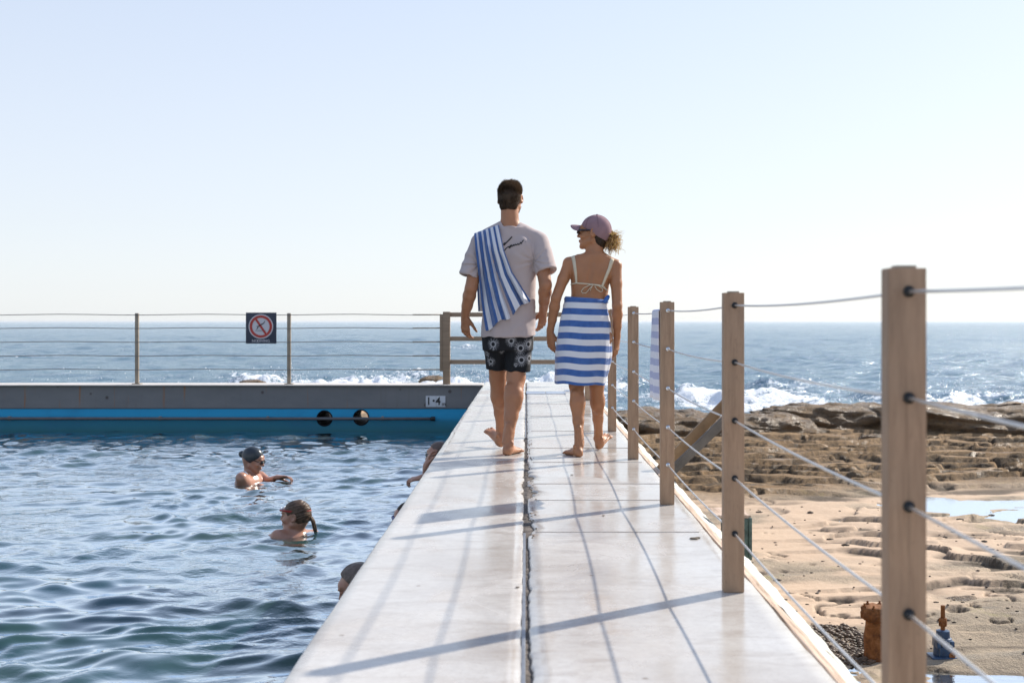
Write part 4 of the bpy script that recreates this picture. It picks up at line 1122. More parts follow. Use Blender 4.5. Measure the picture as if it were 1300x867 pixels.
arm(F, shR, elR, wrR, .052, .050, .043, .0445, .030)
hand(F, wrL+np.array((0, 0, -.012)), (-.02, .22, -1), (.55, .75, .1), (.75, .55, -.15), 1.02, (.40, .48, .52, .5), .05, .35, .72)
hand(F, wrR+np.array((-.002, .01, -.01)), (-.05, .30, -1), (-.60, .70, 0), (-.70, -.55, -.15), 1.0, (.42, .5, .55, .55), .05, .35, .80)
kL = at(632, 482, 8.28); aL = at(636.8, 550, 8.44); kR = at(655, 481, 8.13); aR = at(645, 558, 7.99)
leg(F, (-.205, 8.16, .86), kL, aL, .078, .060, .057, .034)
leg(F, (-.055, 8.165, .86), kR, aR, .080, .066, .064, .035)
foot(F, (-.140, 7.925, .001), R(24), 0, aR, 1.02, 1)
hl = at(636.5, 568.5, 8.39); hl[2] = .002
foot(F, hl, R(-30), R(26), aL, 1.02, -1)
F.plane((0, 0, .0005), (0, 0, -1)) if False else None
body = link('body', F.mesh('body', 1), SK_M, man)
for sg_ in (-1, 1):
    m = MB(); vs0 = bmesh.ops.create_uvsphere(m.bm, u_segments=14, v_segments=10, radius=.0105)['verts']
    p = hc+MH@np.array((sg_*.031, .0865, .005))
    for v in vs0: v.co += Vector(tuple(p))
    m.build('eye', simple('eye_white', (.6, .58, .55), .2), body, smooth=True)

# shirt
F = Field((-.46, 7.92, .74), (.24, 8.38, 1.64), .0042)
F.loft([(.775, -.12, 8.16, .187, .142), (.86, -.122, 8.16, .184, .138), (.95, -.122, 8.155, .180, .130), (1.06, -.12, 8.15, .178, .125), (1.2, -.118, 8.15, .186, .130), (1.33, -.115, 8.15, .192, .132), (1.42, -.115, 8.15, .185, .118), (1.49, -.115, 8.145, .150, .098), (1.54, -.115, 8.14, .095, .080)], .02, 2.3)
for sx in (-1, 1):
    F.cone((-.115+sx*.035, 8.135, 1.548), (-.115+sx*.17, 8.14, 1.470), .050, .060, .03)
    F.ell((-.115+sx*.085, 8.06, 1.37), (.075, .045, .10), None, .03)
sl_ends = []
for (sh, px, py, Yq, r1) in ((shL, 595.5, 351, 8.112, .071), (shR, 694, 345, 8.052, .070)):
    e = at(px, py, Yq); a = np.array(sh)+np.array((0, 0, .005)); d_ = norm(e-a); ext = e+d_*.06
    F.cone(a, ext, .073, r1*1.06, .018, None, False, [(e, d_)]); sl_ends.append((e, d_, a))
F.plane((-.12, 8.15, .800), (.02, .05, -1))
for (e, d_, a), (s0, e0) in zip(sl_ends, ((shL, elL), (shR, elR))):
    F.cone(e+d_*.030, e+d_*.07, .062, .064, .004, None, True)
F.ell((-.12, 8.16, .79), (.172, .126, .05), None, .004, True)
F.cone(nk+np.array((0, .01, .058)), nk+np.array((0, .02, .14)), .068, .074, .006, None, True)
ms = F.mesh('shirt', 2); v = coords(ms).astype(float); n = normals(ms)
x, y, z = v.T
cx_ = x+.12
fold = np.zeros(len(v))
fold += .0055*fbm(x*9+z*3, y*4, z*3.0, seed=301, oct=3)
rad = np.hypot(cx_-.17, z-1.31); ang = np.arctan2(z-1.31, cx_-.17)
fold += .004*np.sin(ang*7+3*vn(rad*14, ang*2, seed=303))*np.exp(-(rad/.13)**2)
rad = np.hypot(cx_+.19, z-1.29); ang = np.arctan2(z-1.29, cx_+.19)
fold += .007*np.sin(ang*11+2*vn(rad*14, ang*2, seed=304))*np.exp(-(rad/.13)**2)
rr_ = 1-np.abs(fbm(x*6-z*7, y*2, x*3+z*5, seed=305, oct=3))*2.2
fold += .006*np.maximum(rr_, 0)*sst(1.22, .95, z)
fold += .005*np.sin(x*55+4*vn(x*6, z*5, seed=308)+z*12)*sst(1.0, .82, z)*sst(.02, .12, np.abs(cx_))
v += n*fold[:, None]; setcoords(ms, v)
t = NT('tee_cotton'); c = t.coord(); f = t.noise(c, 260, 2, .5); g = t.noise(c, 5, 3)
M_TEE = t.done(t.bsdf(t.ramp(g, (.3, (.42, .355, .35)), (.7, (.46, .39, .385))), .9, .2, t.bump(f, .2, .001), Sheen_Weight=.2))
shirt = link('shirt', ms, M_TEE, man)
bs_ = BVHTree.FromPolygons([tuple(a) for a in v.tolist()], [tuple(p.vertices) for p in ms.polygons])
def cast(tree, px, py, off=.003, Y0=7.0):
    """point on a surface seen along a line of sight, pushed off along the normal"""
    o_ = Vector((0, 0, CAMZ)); d_ = (Vector(tuple(at(px, py, 8)))-o_).normalized()
    h = tree.ray_cast(o_, d_, 20)
    if h[0] is None: return None, None
    nn = h[1] if h[1].dot(d_) < 0 else -h[1]
    return h[0]+nn*off, nn
def ribbon_on(tree, pts, wd, th, name, mat, parent, sub=4, off=.002):
    """flat strip laid on a surface through projected pixel points"""
    P = []
    for i in range(len(pts)-1):
        for s in range(sub):
            u = s/sub; P.append((pts[i][0]*(1-u)+pts[i+1][0]*u, pts[i][1]*(1-u)+pts[i+1][1]*u))
    P.append(pts[-1]); L = []; N = []
    for p in P:
        a, n_ = cast(tree, p[0], p[1], off)
        if a is not None: L.append(a); N.append(n_)
    if len(L) < 2: return None
    m = MB(); ring = []
    for i in range(len(L)):
        tg = (L[min(i+1, len(L)-1)]-L[max(i-1, 0)]).normalized(); nn = sum(N[max(0, i-2):i+3], Vector()).normalized(); s_ = tg.cross(nn).normalized()
        w_ = wd if not hasattr(wd, '__len__') else wd[0]+(wd[1]-wd[0])*i/max(1, len(L)-1)
        ring.append([m.bm.verts.new(L[i]+s_*w_*a+nn*b) for a, b in ((-.5, -.003), (-.5, th*.7), (0, th), (.5, th*.7), (.5, -.003))])
    for a, b in zip(ring, ring[1:]):
        for k in range(5): m.bm.faces.new((a[k], a[(k+1) % 5], b[(k+1) % 5], b[k]))
    m.bm.faces.new(ring[0]); m.bm.faces.new(ring[-1][::-1])
    return m.build(name, mat, parent, smooth=True)
# handwritten mark across the back, in black strokes
zf = 607/70.0
def Z1(pts): return [(620+a/8.671, 225+b/8.671) for a, b in pts]
strokes = [
 (Z1([(170, 752), (205, 715), (235, 685), (260, 657)]), .0052),
 (Z1([(168, 745), (172, 730), (186, 722)]), .004),
 (Z1([(176, 812), (190, 790), (210, 772), (232, 762), (246, 768), (236, 780), (226, 776), (240, 758), (256, 745)]), .0042),
 (Z1([(256, 745), (250, 762), (262, 764), (274, 748), (280, 742), (276, 756), (290, 750), (300, 738), (306, 748), (318, 742), (326, 732), (332, 744), (344, 738)]), .0042),
 (Z1([(344, 738), (352, 728), (350, 718), (358, 720), (364, 734), (370, 716), (388, 692)]), .0040),
 (Z1([(372, 722), (380, 714)]), .0046),
 (Z1([(409, 713), (412, 716)]), .0034)]
for i, (p, w_) in enumerate(strokes):
    if i == 5: continue
    m = MB(); L = []
    for a, b in zip(p, p[1:]):
        for s in range(4):
            u = s/4; q, _n = cast(bs_, a[0]*(1-u)+b[0]*u, a[1]*(1-u)+b[1]*u, .0012); L.append(q)
    L.append(cast(bs_, p[-1][0], p[-1][1], .0012)[0]); L = [q for q in L if q is not None]
    if len(L) < 2: continue
    m.tube(L, w_*.85, 6); m.build('signature_stroke', M_INK, shirt, smooth=True)
ribbon_on(bs_, Z1([(156, 521), (190, 519), (226, 520)]), .010, .0015, 'neck_label', M_INK, shirt)
# collar
m = MB(); L = []
for k in range(41):
    a = 2*math.pi*k/40; L.append((nk[0]+.066*math.cos(a), nk[1]+.004+.070*math.sin(a), nk[2]-.014-.018*math.sin(a)))
m.tube(L, .0085, 8); m.build('collar', M_TEE, shirt, smooth=True)

# shorts
F = Field((-.40, 7.96, .52), (.14, 8.42, .93), .004)
F.loft([(.70, -.125, 8.165, .178, .128), (.78, -.125, 8.165, .180, .130), (.86, -.122, 8.16, .170, .122), (.915, -.12, 8.16, .160, .112)], .02)
hemL = at(631.0, 474, 8.24); hemR = at(657.0, 472, 8.15)
F.cone((-.205, 8.17, .80), hemL+np.array((-.002, 0, -.04)), .098, .071, .012)
F.cone((-.060, 8.16, .80), hemR+np.array((.002, 0, -.04)), .108, .086, .012)
F.plane((-.2, 8.2, .562), (-.04, .0, -1))
F.cone(hemL+np.array((0, 0, .01)), hemL+np.array((0, 0, -.05)), .061, .063, .003, None, True)
F.cone(hemR+np.array((0, 0, .01)), hemR+np.array((0, 0, -.05)), .076, .078, .003, None, True)
ms = F.mesh('shorts', 2); v = coords(ms).astype(float); n = normals(ms); x, y, z = v.T
fold = .006*fbm(x*10, y*8, z*4, seed=320, oct=3)+.004*np.sin(x*48+3*vn(x*5, z*4, seed=321))*sst(.85, .6, z)
v += n*fold[:, None]; setcoords(ms, v)
tr = BVHTree.FromPolygons([tuple(a) for a in v.tolist()], [tuple(p.vertices) for p in ms.polygons])
# dandelion print as a vertex pattern
pr = np.zeros(len(v)); FL = [(626, 437, .052), (649, 433, .046), (661, 442, .054), (662, 457, .052), (637, 446, .024), (618, 449, .030), (623, 459, .040), (624.5, 470, .030), (671, 437, .05), (655, 463, .02), (672, 455, .05)]
r2 = np.random.default_rng(3)
cent = []
for (px, py, rd) in FL:
    q, _n = cast(tr, px, py, 0)
    if q is not None: cent.append((np.array(q), rd))
for k in range(46):   # the unseen front and sides
    zz_ = r2.uniform(.58, .88); aa = r2.uniform(-.3, math.pi+.3); cent.append((np.array((-.12+.18*math.cos(aa), 8.17+.13*math.sin(aa), zz_)), r2.uniform(.03, .052)))
for q, rd in cent:
    d = v-q; dist = np.linalg.norm(d, axis=1); m_ = dist < rd*1.25; 
    a = np.arctan2(d[:, 2], np.where(np.abs(d[:, 0]) > 0, d[:, 0], 1e-5)+.7*d[:, 1]); u = dist/rd
    ring = np.exp(-((u-.36)/.08)**2); rays = sst(.35, .5, u)*(1-sst(.6, 1.0, u))*(.12+.88*(np.sin(a*17+3*u) > .25))*(.75+.35*np.sin(a*3))
    val = np.where(m_, np.maximum(ring*.9, rays*.62), 0); val = np.where(u < .25, 0, val); pr = np.maximum(pr, val)
setattr_f(ms, 'print', pr)
t = NT('shorts_print'); p_ = t.attr('print'); f = t.noise(t.coord(), 240, 2)
M_SHORT = t.done(t.bsdf(t.mix(p_, (.010, .011, .014), (.46, .47, .50)), .82, .25, t.bump(f, .15, .001)))
link('shorts', ms, M_SHORT, man)

# short cropped hair: shell plus many fine tapered blades
def blades(name, tree_pts, nrm, lens, comb, wid, mat, parent, jit=.35, nseg=3):
    N = len(tree_pts); V = []; Fq = []
    r3 = np.random.default_rng(11)
    base = tree_pts; dirs = nrm*(1-.0)+comb+r3.normal(0, jit, (N, 3)); dirs /= np.linalg.norm(dirs, axis=1)[:, None]
    side = np.cross(dirs, r3.normal(0, 1, (N, 3))); side /= np.linalg.norm(side, axis=1)[:, None]
    bend = comb*0.6+np.array((0, 0, -.12))
    rows = []
    for s in range(nseg+1):
        u = s/nseg; p = base+dirs*(lens*u)[:, None]+bend*(lens*u*u)[:, None]; w_ = wid*(1-u*.85)
        rows.append(p-side*w_); rows.append(p+side*w_)
    A = np.stack(rows, 1)   # N, 2*(nseg+1), 3
    k = 2*(nseg+1); b = np.arange(N)[:, None]*k
    q = np.concatenate([b+np.array([[2*s, 2*s+1, 2*s+3, 2*s+2]]) for s in range(nseg)], 0)
    me = npmesh(name, A.reshape(-1, 3), q); return link(name, me, mat, parent, smooth=False)
F = Field(hc-.16, hc+.16, .003)
E = lambda p, r, k=.01, sub=False: F.ell(hc+MH@np.array(p), r, MH, k, sub)
E((0, -.016, .036), (.0805, .098, .083)); E((0, -.040, .0), (.0765, .075, .075), .02); E((0, -.060, -.058), (.060, .036, .034), .02)
for sg_ in (-1, 1): E((sg_*.086, -.006, -.012), (.016, .026, .038), .006, True)
fcut = norm(MH@np.array((0, .80, -.60))); F.plane(hc+MH@np.array((0, .052, .032)), fcut)
F.plane(hc+MH@np.array((0, -.06, -.080)), norm(MH@np.array((0, -.10, -1))))
hm = F.mesh('hair', 1); hv = coords(hm).astype(float); hn = normals(hm); loc = (hv-hc)@MH
hair = link('hair', hm, H_MAN, man)
r4 = np.random.default_rng(2)
ok = np.where((((hn@fcut) < .85) & (loc[:, 2] > -.078)) & (((loc[:, 1]+.006)/.03)**2+((loc[:, 2]+.012)/.042)**2 > 1))[0]
idx = r4.choice(ok, 22000); lz_ = loc[idx, 2]; ly_ = loc[idx, 1]
lens = .0045+.015*sst(.02, .09, lz_)+.012*sst(.0, .08, ly_)*sst(.05, .1, lz_); lens *= r4.uniform(.6, 1.3, len(idx))*(1+.4*vn(hv[idx, 0]*40, hv[idx, 1]*40, hv[idx, 2]*40, seed=8))
comb = (MH@np.array((.15, .35, .25)))[None, :]*sst(.02, .09, lz_)[:, None]+(MH@np.array((0, 0, -.5)))[None, :]*(1-sst(.0, .05, lz_))[:, None]
blades('hair_strands', hv[idx]-hn[idx]*.002, hn[idx], lens, comb, .0011, H_MAN, hair, .3)
# short beard shading along the jaw
bm_ = coords(body.data).astype(float)+np.array(world_origin(man)); bn = normals(body.data); lb = (bm_-hc)@MH
ok = np.where((lb[:, 2] < -.045) & (lb[:, 2] > -.125) & (lb[:, 1] > .0) & (np.abs(lb[:, 0]) < .09) & (np.linalg.norm(lb, axis=1) < .14))[0]
if len(ok):
    idx = r4.choice(ok, 2600); blades('beard', bm_[idx], bn[idx], .004*r4.uniform(.5, 1.2, len(idx)), np.zeros((len(idx), 3)), .0008, H_MAN, man, .3, 1)

# ---------------------------------------------------------------- towel over the man's shoulder
t = NT('beach_towel'); tc = t.new('ShaderNodeTexCoord'); sp = t.new('ShaderNodeSeparateXYZ'); t.t.links.new(tc.outputs['UV'], sp.inputs[0])
f = t.noise(t.coord(), 320, 2, .6); g = t.noise(t.coord(), 30, 3)
def stripes(t, co, n, duty, phase=0):
    fr = t.math('FRACT', t.math('MULTIPLY_ADD', co, n, phase)); e = .03
    return t.math('MULTIPLY', t.math('SMOOTH_MIN', 1.0, t.math('MULTIPLY', fr, 1/e), .1), t.math('LESS_THAN', fr, duty), clamp=True)
s1 = stripes(t, sp.outputs[0], 5.0, .55, .22)
blue_c = t.ramp(g, (.3, (.045, .105, .29)), (.7, (.06, .135, .35)))
M_TOWEL = t.done(t.bsdf(t.mix(s1, (.64, .66, .72), blue_c), .95, .15, t.bump(f, .8, .003), Sheen_Weight=.4))
nu, nv = 72, 90
Lc = [(602.0, 294), (604.0, 318), (609.0, 362), (612.5, 392), (617.0, 418.5)]
Rc = [(632.5, 284), (639.5, 318), (650, 345), (661, 361), (673.5, 379.5)]
def curve(pts, u):
    pts = np.array(pts, float); s = np.linspace(0, 1, len(pts)); return np.array([np.interp(u, s, pts[:, 0]), np.interp(u, s, pts[:, 1])])
P = np.zeros((nv, nu, 3))
for j in range(nv):
    vq = j/(nv-1); l = curve(Lc, vq); r_ = curve(Rc, vq)
    for i in range(nu):
        u = i/(nu-1); px, py = l*(1-u)+r_*u
        py += 3.2*math.sin(u*math.pi*4.4+.5)*vq**2*.9 + 4*math.sin(u*math.pi)*vq**3
        h = bs_.ray_cast(Vector((0, 0, CAMZ)), (Vector(tuple(at(px, py, 8)))-Vector((0, 0, CAMZ))).normalized(), 20)
        Yq = h[0].y if h[0] is not None else np.nan
        P[j, i] = (px, py, Yq)
Yd = P[..., 2]
for j in range(nv):
    row = Yd[j]; okk = ~np.isnan(row)
    if okk.any(): Yd[j] = np.interp(np.arange(nu), np.where(okk)[0], row[okk])
    else: Yd[j] = np.nan
okr = ~np.isnan(Yd[:, 0])
for i in range(nu): Yd[:, i] = np.interp(np.arange(nv), np.where(okr)[0], Yd[okr, i])
# cloth cannot follow hollows: running minimum, then smoothing
for _ in range(6):
    Yp = np.pad(Yd, 1, mode='edge'); Yd = np.minimum(Yd, (Yp[:-2, 1:-1]+Yp[2:, 1:-1]+Yp[1:-1, :-2]+Yp[1:-1, 2:])/4+.0)
for _ in range(8):
    Yp = np.pad(Yd, 1, mode='edge'); Yd = .4*Yd+.15*(Yp[:-2, 1:-1]+Yp[2:, 1:-1]+Yp[1:-1, :-2]+Yp[1:-1, 2:])
uu, vq = np.meshgrid(np.linspace(0, 1, nu), np.linspace(0, 1, nv))
fo_ = .016*np.sin(uu*math.pi*2*4.3+.8+1.5*vq+1.2*vn(uu*3, vq*2, seed=401))*(.45+.75*vq)+.004*fbm(uu*8, vq*6, seed=402, oct=3)
fo_ += .010*np.sin(uu*math.pi*2*7.5+3*vq)*sst(.2, .8, vq); fo_ -= .028*np.exp(-((uu-.52-.05*vq)/.05)**2)*sst(.12, .35, vq)*.8
Yd2 = Yd-.022-fo_
# ribs press against the back only a little
W_ = np.zeros((nv, nu, 3)); W_[..., 0] = (P[..., 0]-VX)*Yd2/FPX; W_[..., 1] = Yd2; W_[..., 2] = CAMZ-(P[..., 1]-VY)*Yd2/FPX
# over the shoulder and down the front
top = []
for i in range(nu):
    x0_, y0_, z0_ = W_[0, i]; col_ = []
    for (dy, k) in ((.05, 0), (.10, 0), (.15, 0), (.19, 0)):
        h = bs_.ray_cast(Vector((x0_, 8.075+dy-.03, 2.0)), Vector((0, 0, -1)), 3)
        zt = h[0].z+.014 if h[0] is not None and h[0].z > 1.2 else 1.40
        col_.append((x0_, 8.075+dy-.03, max(min(zt, 1.60), z0_-.05)))
    for (yy_, zz_) in ((8.285, 1.46), (8.31, 1.38), (8.315, 1.28), (8.315, 1.18), (8.31, 1.08), (8.305, 1.02)):
        col_.append((x0_+(1.46-zz_)*.05, yy_+.008*math.sin(i*.5)+.004, zz_-.05))
    top.append(col_[::-1])
T_ = np.array(top).transpose(1, 0, 2)
A = np.concatenate([T_, W_], 0)
for _ in range(10):
    B = A.copy(); B[1:-1] = .5*A[1:-1]+.25*(A[:-2]+A[2:]); wgt = np.zeros(len(A)); wgt[1:len(T_)+4] = 1; wgt = wgt[:, None, None]; A = A*(1-wgt)+B*wgt
    B = A.copy(); B[:, 1:-1] = .6*A[:, 1:-1]+.2*(A[:, :-2]+A[:, 2:]); A = A*(1-wgt)+B*wgt
me = gridmesh('shoulder_towel', A); U, V_ = np.meshgrid(np.linspace(0, 1, nu), np.linspace(0, 1, len(A))); setuv(me, np.stack([U.ravel(), V_.ravel()], 1))
tw = link('towel', me, M_TOWEL, None, (-.3, 8.1, 1.45)); tag(tw, 'blue and white striped towel slung over the left shoulder of the walking man', 'towel')
md = tw.modifiers.new('s', 'SOLIDIFY'); md.thickness = .007; md.offset = 0
# ---------------------------------------------------------------- the woman
YW = 8.05
wom = empty('person', np.array((.42, 8.0, 0)), 'barefoot woman in a dusty pink cap and cream bikini top walking away on the walkway', 'person', 'couple walking along the walkway')
F = Field((.06, 7.78, -.01), (.76, 8.62, 1.68), .0042)
hw = at(753.5, 296, 8.05); MW = rotm((-.955, .30, .06), (0, 0, 1))
nkw = at(756.5, 326, 8.02)
head(F, hw, MW, .97, True, neck=nkw, nr=.047)
cxw = .445
F.loft([(.78, .41, 8.07, .165, .115), (.88, .41, 8.07, .160, .108), (1.00, .425, 8.06, .132, .090), (1.08, .432, 8.055, .124, .084), (1.16, .436, 8.05, .132, .088), (1.24, .443, 8.05, .142, .090), (1.30, .447, 8.045, .130, .078), (1.345, .452, 8.04, .085, .056)], .03)
shL = np.array(at(722.5, 335, 8.05)); shR = np.array(at(781.5, 338, 8.03))
for q in (shL, shR): F.cone(nkw+np.array(((q[0]-nkw[0])*.25, 0, -.008)), q+np.array((0, 0, .006)), .036, .040, .03)
elL = at(706, 378, 8.01); wrL = at(698.5, 421, 8.09); elR = at(783.5, 388, 7.99); wrR = at(783.5, 428, 8.10)
arm(F, shL, elL, wrL, .041, .038, .034, .036, .022); arm(F, shR, elR, wrR, .041, .038, .034, .036, .022)
hand(F, wrL+np.array((0, 0, -.008)), (.06, .18, -1), (.55, .65, .1), (.55, .60, -.1), .92, (.35, .42, .46, .5), .04, .4, .55)
hand(F, wrR+np.array((0, 0, -.008)), (-.02, .15, -1), (-.75, .4, 0), (-.4, .8, -.1), .90, (.45, .5, .55, .6), .03, .4, .5)
# shoulder blades, spine, ribs
for sx, px in ((-1, 735), (1, 767)):
    q = at(px, 345, 8.0); F.ell(q+np.array((0, .005, 0)), (.042, .026, .060), rotm((0, 1, 0), (.25*sx, 0, 1)), .025)
F.cone(at(751, 335, 7.955), at(746, 376, 7.962), .008, .009, .022, None, True)
for sx in (-1, 1): F.ell((.445+sx*.065, 8.125, 1.205), (.060, .055, .060), None, .02)
kL = at(732, 490, 8.02); aL = at(735.5, 562, 7.90); kR = at(757.5, 490, 8.12); aR = at(760, 557, 8.27)
leg(F, (.345, 8.07, .78), kL, aL, .090, .052, .050, .027, .016); leg(F, (.50, 8.07, .78), kR, aR, .090, .052, .049, .027, .016)
foot(F, (.362, 7.835, .001), R(-26), 0, aL, .90, -1)
hl = at(759.5, 571.5, 8.24); hl[2] = .004
foot(F, hl, R(27), R(22), aR, .90, 1)
bw = F.mesh('body', 1); bodyw = link('body', bw, SK_W, wom)
vw = coords(bw).astype(float)+np.array(world_origin(wom)); tw_ = BVHTree.FromPolygons([tuple(a) for a in vw.tolist()], [tuple(p.vertices) for p in bw.polygons])
# bikini top
M_CREAM = simple('cream_fabric', (.58, .52, .40), .8, .3, 0, .06, 30)
bk = ribbon_on(tw_, [(726.5, 321), (729, 333), (731, 348), (732, 360)], (.026, .014), .003, 'bikini_top', M_CREAM, wom, 8, .0015)
ribbon_on(tw_, [(778.5, 325), (774, 340), (769, 352), (764.5, 363)], (.026, .016), .003, 'strap', M_CREAM, bk, 8, .0015)
ribbon_on(tw_, [(721.8, 363), (727, 360.5), (732, 359.5), (740, 360), (750, 361), (760, 362), (766, 364), (770.5, 369)], .008, .004, 'band', M_CREAM, bk, 8, .0015)
def loop(pts, r, name):
    L = []
    for a, b in zip(pts, pts[1:]):
        for s in range(4):
            u = s/4; q, _ = cast(tw_, a[0]*(1-u)+b[0]*u, a[1]*(1-u)+b[1]*u, .006)
            if q is not None: L.append(q)
    m = MB(); m.tube(L, r, 6); m.build(name, M_CREAM, bk, smooth=True)
def Z2(pts): return [(560+a/4.127, 210+b/4.127) for a, b in pts]
loop(Z2([(800, 624), (775, 628), (750, 640), (736, 658), (742, 670), (758, 668), (775, 650), (796, 628)]), .0028, 'bow')
loop(Z2([(800, 624), (822, 630), (842, 645), (844, 658), (832, 662), (815, 650), (800, 628)]), .0028, 'bow')
loop(Z2([(796, 626), (786, 645), (782, 660)]), .0022, 'string'); loop(Z2([(804, 628), (835, 632), (860, 650), (868, 655)]), .0022, 'string')
for sx in (-1, 1):   # cups at the front
    Fc = Field((.30, 8.06, 1.10), (.60, 8.24, 1.32), .004)
    Fc.ell((.445+sx*.065, 8.127, 1.195), (.063, .059, .060), None, .005); Fc.plane((0, 8.125, 0), (0, -1, 0)); Fc.plane((.445+sx*.065, 8.15, 1.235), norm((sx*.5, .1, 1)))
    link('cup', Fc.mesh('cup', 1), M_CREAM, bk)

# wrapped towel
t = NT('towel_wrap'); tc = t.new('ShaderNodeTexCoord'); sp = t.new('ShaderNodeSeparateXYZ'); t.t.links.new(tc.outputs['UV'], sp.inputs[0])
f = t.noise(t.coord(), 320, 2, .6); g = t.noise(t.coord(), 30, 3)
s1 = stripes(t, sp.outputs[1], 7.1, .53, .0)
blue_c = t.ramp(g, (.3, (.045, .115, .34)), (.7, (.06, .15, .42)))
M_WRAP = t.done(t.bsdf(t.mix(s1, (.68, .70, .75), blue_c), .95, .15, t.bump(f, .8, .003), Sheen_Weight=.4))
rows = [(378.5, 718, 771, .098), (381, 717, 772, .104), (390, 715, 772, .108), (405, 711.5, 774.5, .126), (418, 709.3, 775.8, .140), (433, 707, 776, .148), (450, 705.2, 775.5, .150), (470, 704.8, 772, .148), (487.5, 705, 767.5, .150)]
rows = np.array(rows); nv, nu = 110, 200
A = np.zeros((nv, nu, 3)); UV = np.zeros((nv, nu, 2))
for j in range(nv):
    vq = j/(nv-1); py = 378.5+vq*(487.5-378.5)
    l, r_, ry = [np.interp(py, rows[:, 0], rows[:, k]) for k in (1, 2, 3)]
    u_ = YW/FPX; cx = ((l+r_)/2-VX)*u_; rx = (r_-l)/2*u_; z = CAMZ-(py-VY)*u_
    for i in range(nu):
        a = 2*math.pi*i/nu
        ca, sa = math.cos(a), math.sin(a)
        e = 2/2.25; X = cx+rx*np.sign(ca)*abs(ca)**e; Y = YW+.015+ry*np.sign(sa)*abs(sa)**e
        fd = .006*vn(np.array([math.cos(a)*3]), np.array([math.sin(a)*3]), np.array([vq*3]), seed=44)[0]+.0075*vq*math.sin(a*9+2*math.sin(vq*3))*(.4+.6*max(0, ca))
        roll = .006*math.exp(-((vq-.025)/.02)**2)+.003*math.exp(-((vq-.10)/.02)**2)
        # overlapping edge at the right hip
        fd += .008*math.exp(-((a-5.75-.12*vq)/.10)**2)
        X += ca*(fd+roll); Y += sa*(fd+roll)
        zt = z+.010*ca*vq*0-.012*(1-vq)*ca*1.0-(.006*ca)*vq+.004*math.sin(a*5)*vq
        A[j, i] = (X, Y, zt); UV[j, i] = (i/nu, .02+vq+.018*ca*(1-vq)+.004*math.sin(a*2))
me = gridmesh('towel_wrap', A, closed_u=True); setuv(me, UV.reshape(-1, 2))
wr = link('towel_wrap', me, M_WRAP, wom); md = wr.modifiers.new('s', 'SOLIDIFY'); md.thickness = .007; md.offset = 1
q1 = at(770.5, 379, 7.99); m = MB(); m.tube([q1+np.array((-.02, 0, -.03)), q1+np.array((0, -.005, 0)), q1+np.array((.008, 0, .012)), q1+np.array((.012, .03, .004))], [.012, .016, .013, .006], 10)
m.build('tucked_corner', simple('towel_blue', (.065, .16, .46), .95, .1, 0, .1, 40, .6, 300, .003), wr, smooth=True)

# cap
M_CAP = simple('dusty_pink_cap', (.27, .17, .19), .85, .2, 0, .10, 20, .25, 240, .002)
cl = hw+MW@np.array((0, -.012, .028))*.97
F = Field(hw-.20, hw+.24, .0032)
upc = norm(MW@np.array((0, -.56, 1.0)))         # cap sits down at the nape, up at the brow
pc = hw+MW@np.array((0, .080, .046))
F.ell(cl+MW@np.array((0, -.004, .006)), (.083, .103, .091), MW, .005)
F.ell(cl+MW@np.array((0, -.034, -.020)), (.0805, .078, .085), MW, .02)
F.plane(pc, -upc)
F.ell(cl+MW@np.array((0, -.002, -.012)), (.077, .097, .093), MW, .004, True)
capm = F.mesh('cap', 2); capo = link('cap', capm, M_CAP, wom)
F = Field(hw-.20, hw+.24, .003)
bd = norm(MW@np.array((0, 1, .10))); br = MW[:, 0]; bu = norm(np.cross(br, bd))
Mb = np.stack([br, bd, bu], 1); bc = hw+MW@np.array((0, .098, .040))
F.ell(bc, (.074, .066, .010), Mb, .004); F.ell(bc-bu*.030+bd*.0, (.10, .12, .028), Mb, .003, True) if False else None
F.plane(bc-bd*.012, -bd)
bm2 = F.mesh('brim', 1); v = coords(bm2).astype(float); lx = (v-bc)@Mb; v -= bu[None, :]*(6.0*lx[:, 0]**2)[:, None]; setcoords(bm2, v)
link('brim', bm2, M_CAP, capo)
m = MB(); tp = cl+MW@np.array((0, -.006, .099)); m.lathe((tp[0], tp[1], tp[2]-.004), [(.007, 0), (.008, .004), (.004, .007)], 12); m.build('button', M_CAP, capo, smooth=True)
ctree = BVHTree.FromPolygons([tuple(a) for a in (coords(capm)+np.array(world_origin(wom))).tolist()], [tuple(p.vertices) for p in capm.polygons])
M_SEAM = simple('cap_seam', (.17, .10, .12), .9, .1)
for aa in (25, 85, 145, 205, 265, 325):
    L = []
    for k in range(14):
        el_ = R(88-k*6.5); d_ = MW@np.array((math.cos(R(aa))*math.cos(el_), math.sin(R(aa))*math.cos(el_), math.sin(el_)))
        o_ = Vector(tuple(cl+d_*.25)); h = ctree.ray_cast(o_, Vector(tuple(-d_)), .22)
        if h[0] is not None: L.append(h[0]+Vector(tuple(d_))*.0004)
    if len(L) > 3: m = MB(); m.tube(L, .0014, 5); m.build('seam', M_SEAM, capo, smooth=True)
# sunglasses
M_SHADE = simple('black_sunglasses', (.01, .011, .018), .15, .6)
TW = lambda *p: hw+MW@(np.array(p)*.97)
m = MB()
for sx in (-1, 1):
    rot = Matrix([list(r) for r in MW])
    m.box(TW(sx*.034, .103, .006), (.050, .007, .036), .003, rot)
m.box(TW(0, .106, .012), (.03, .006, .009), .001, rot)
for sx in (-1, 1):
    a_ = TW(sx*.062, .100, .012); b_ = TW(sx*.081, -.008, .014); m.tube([a_, (a_+b_)/2+MW[:, 0]*sx*.007, b_], [.0068, .0062, .004], 8)
m.build('sunglasses', M_SHADE, wom, smooth=False)
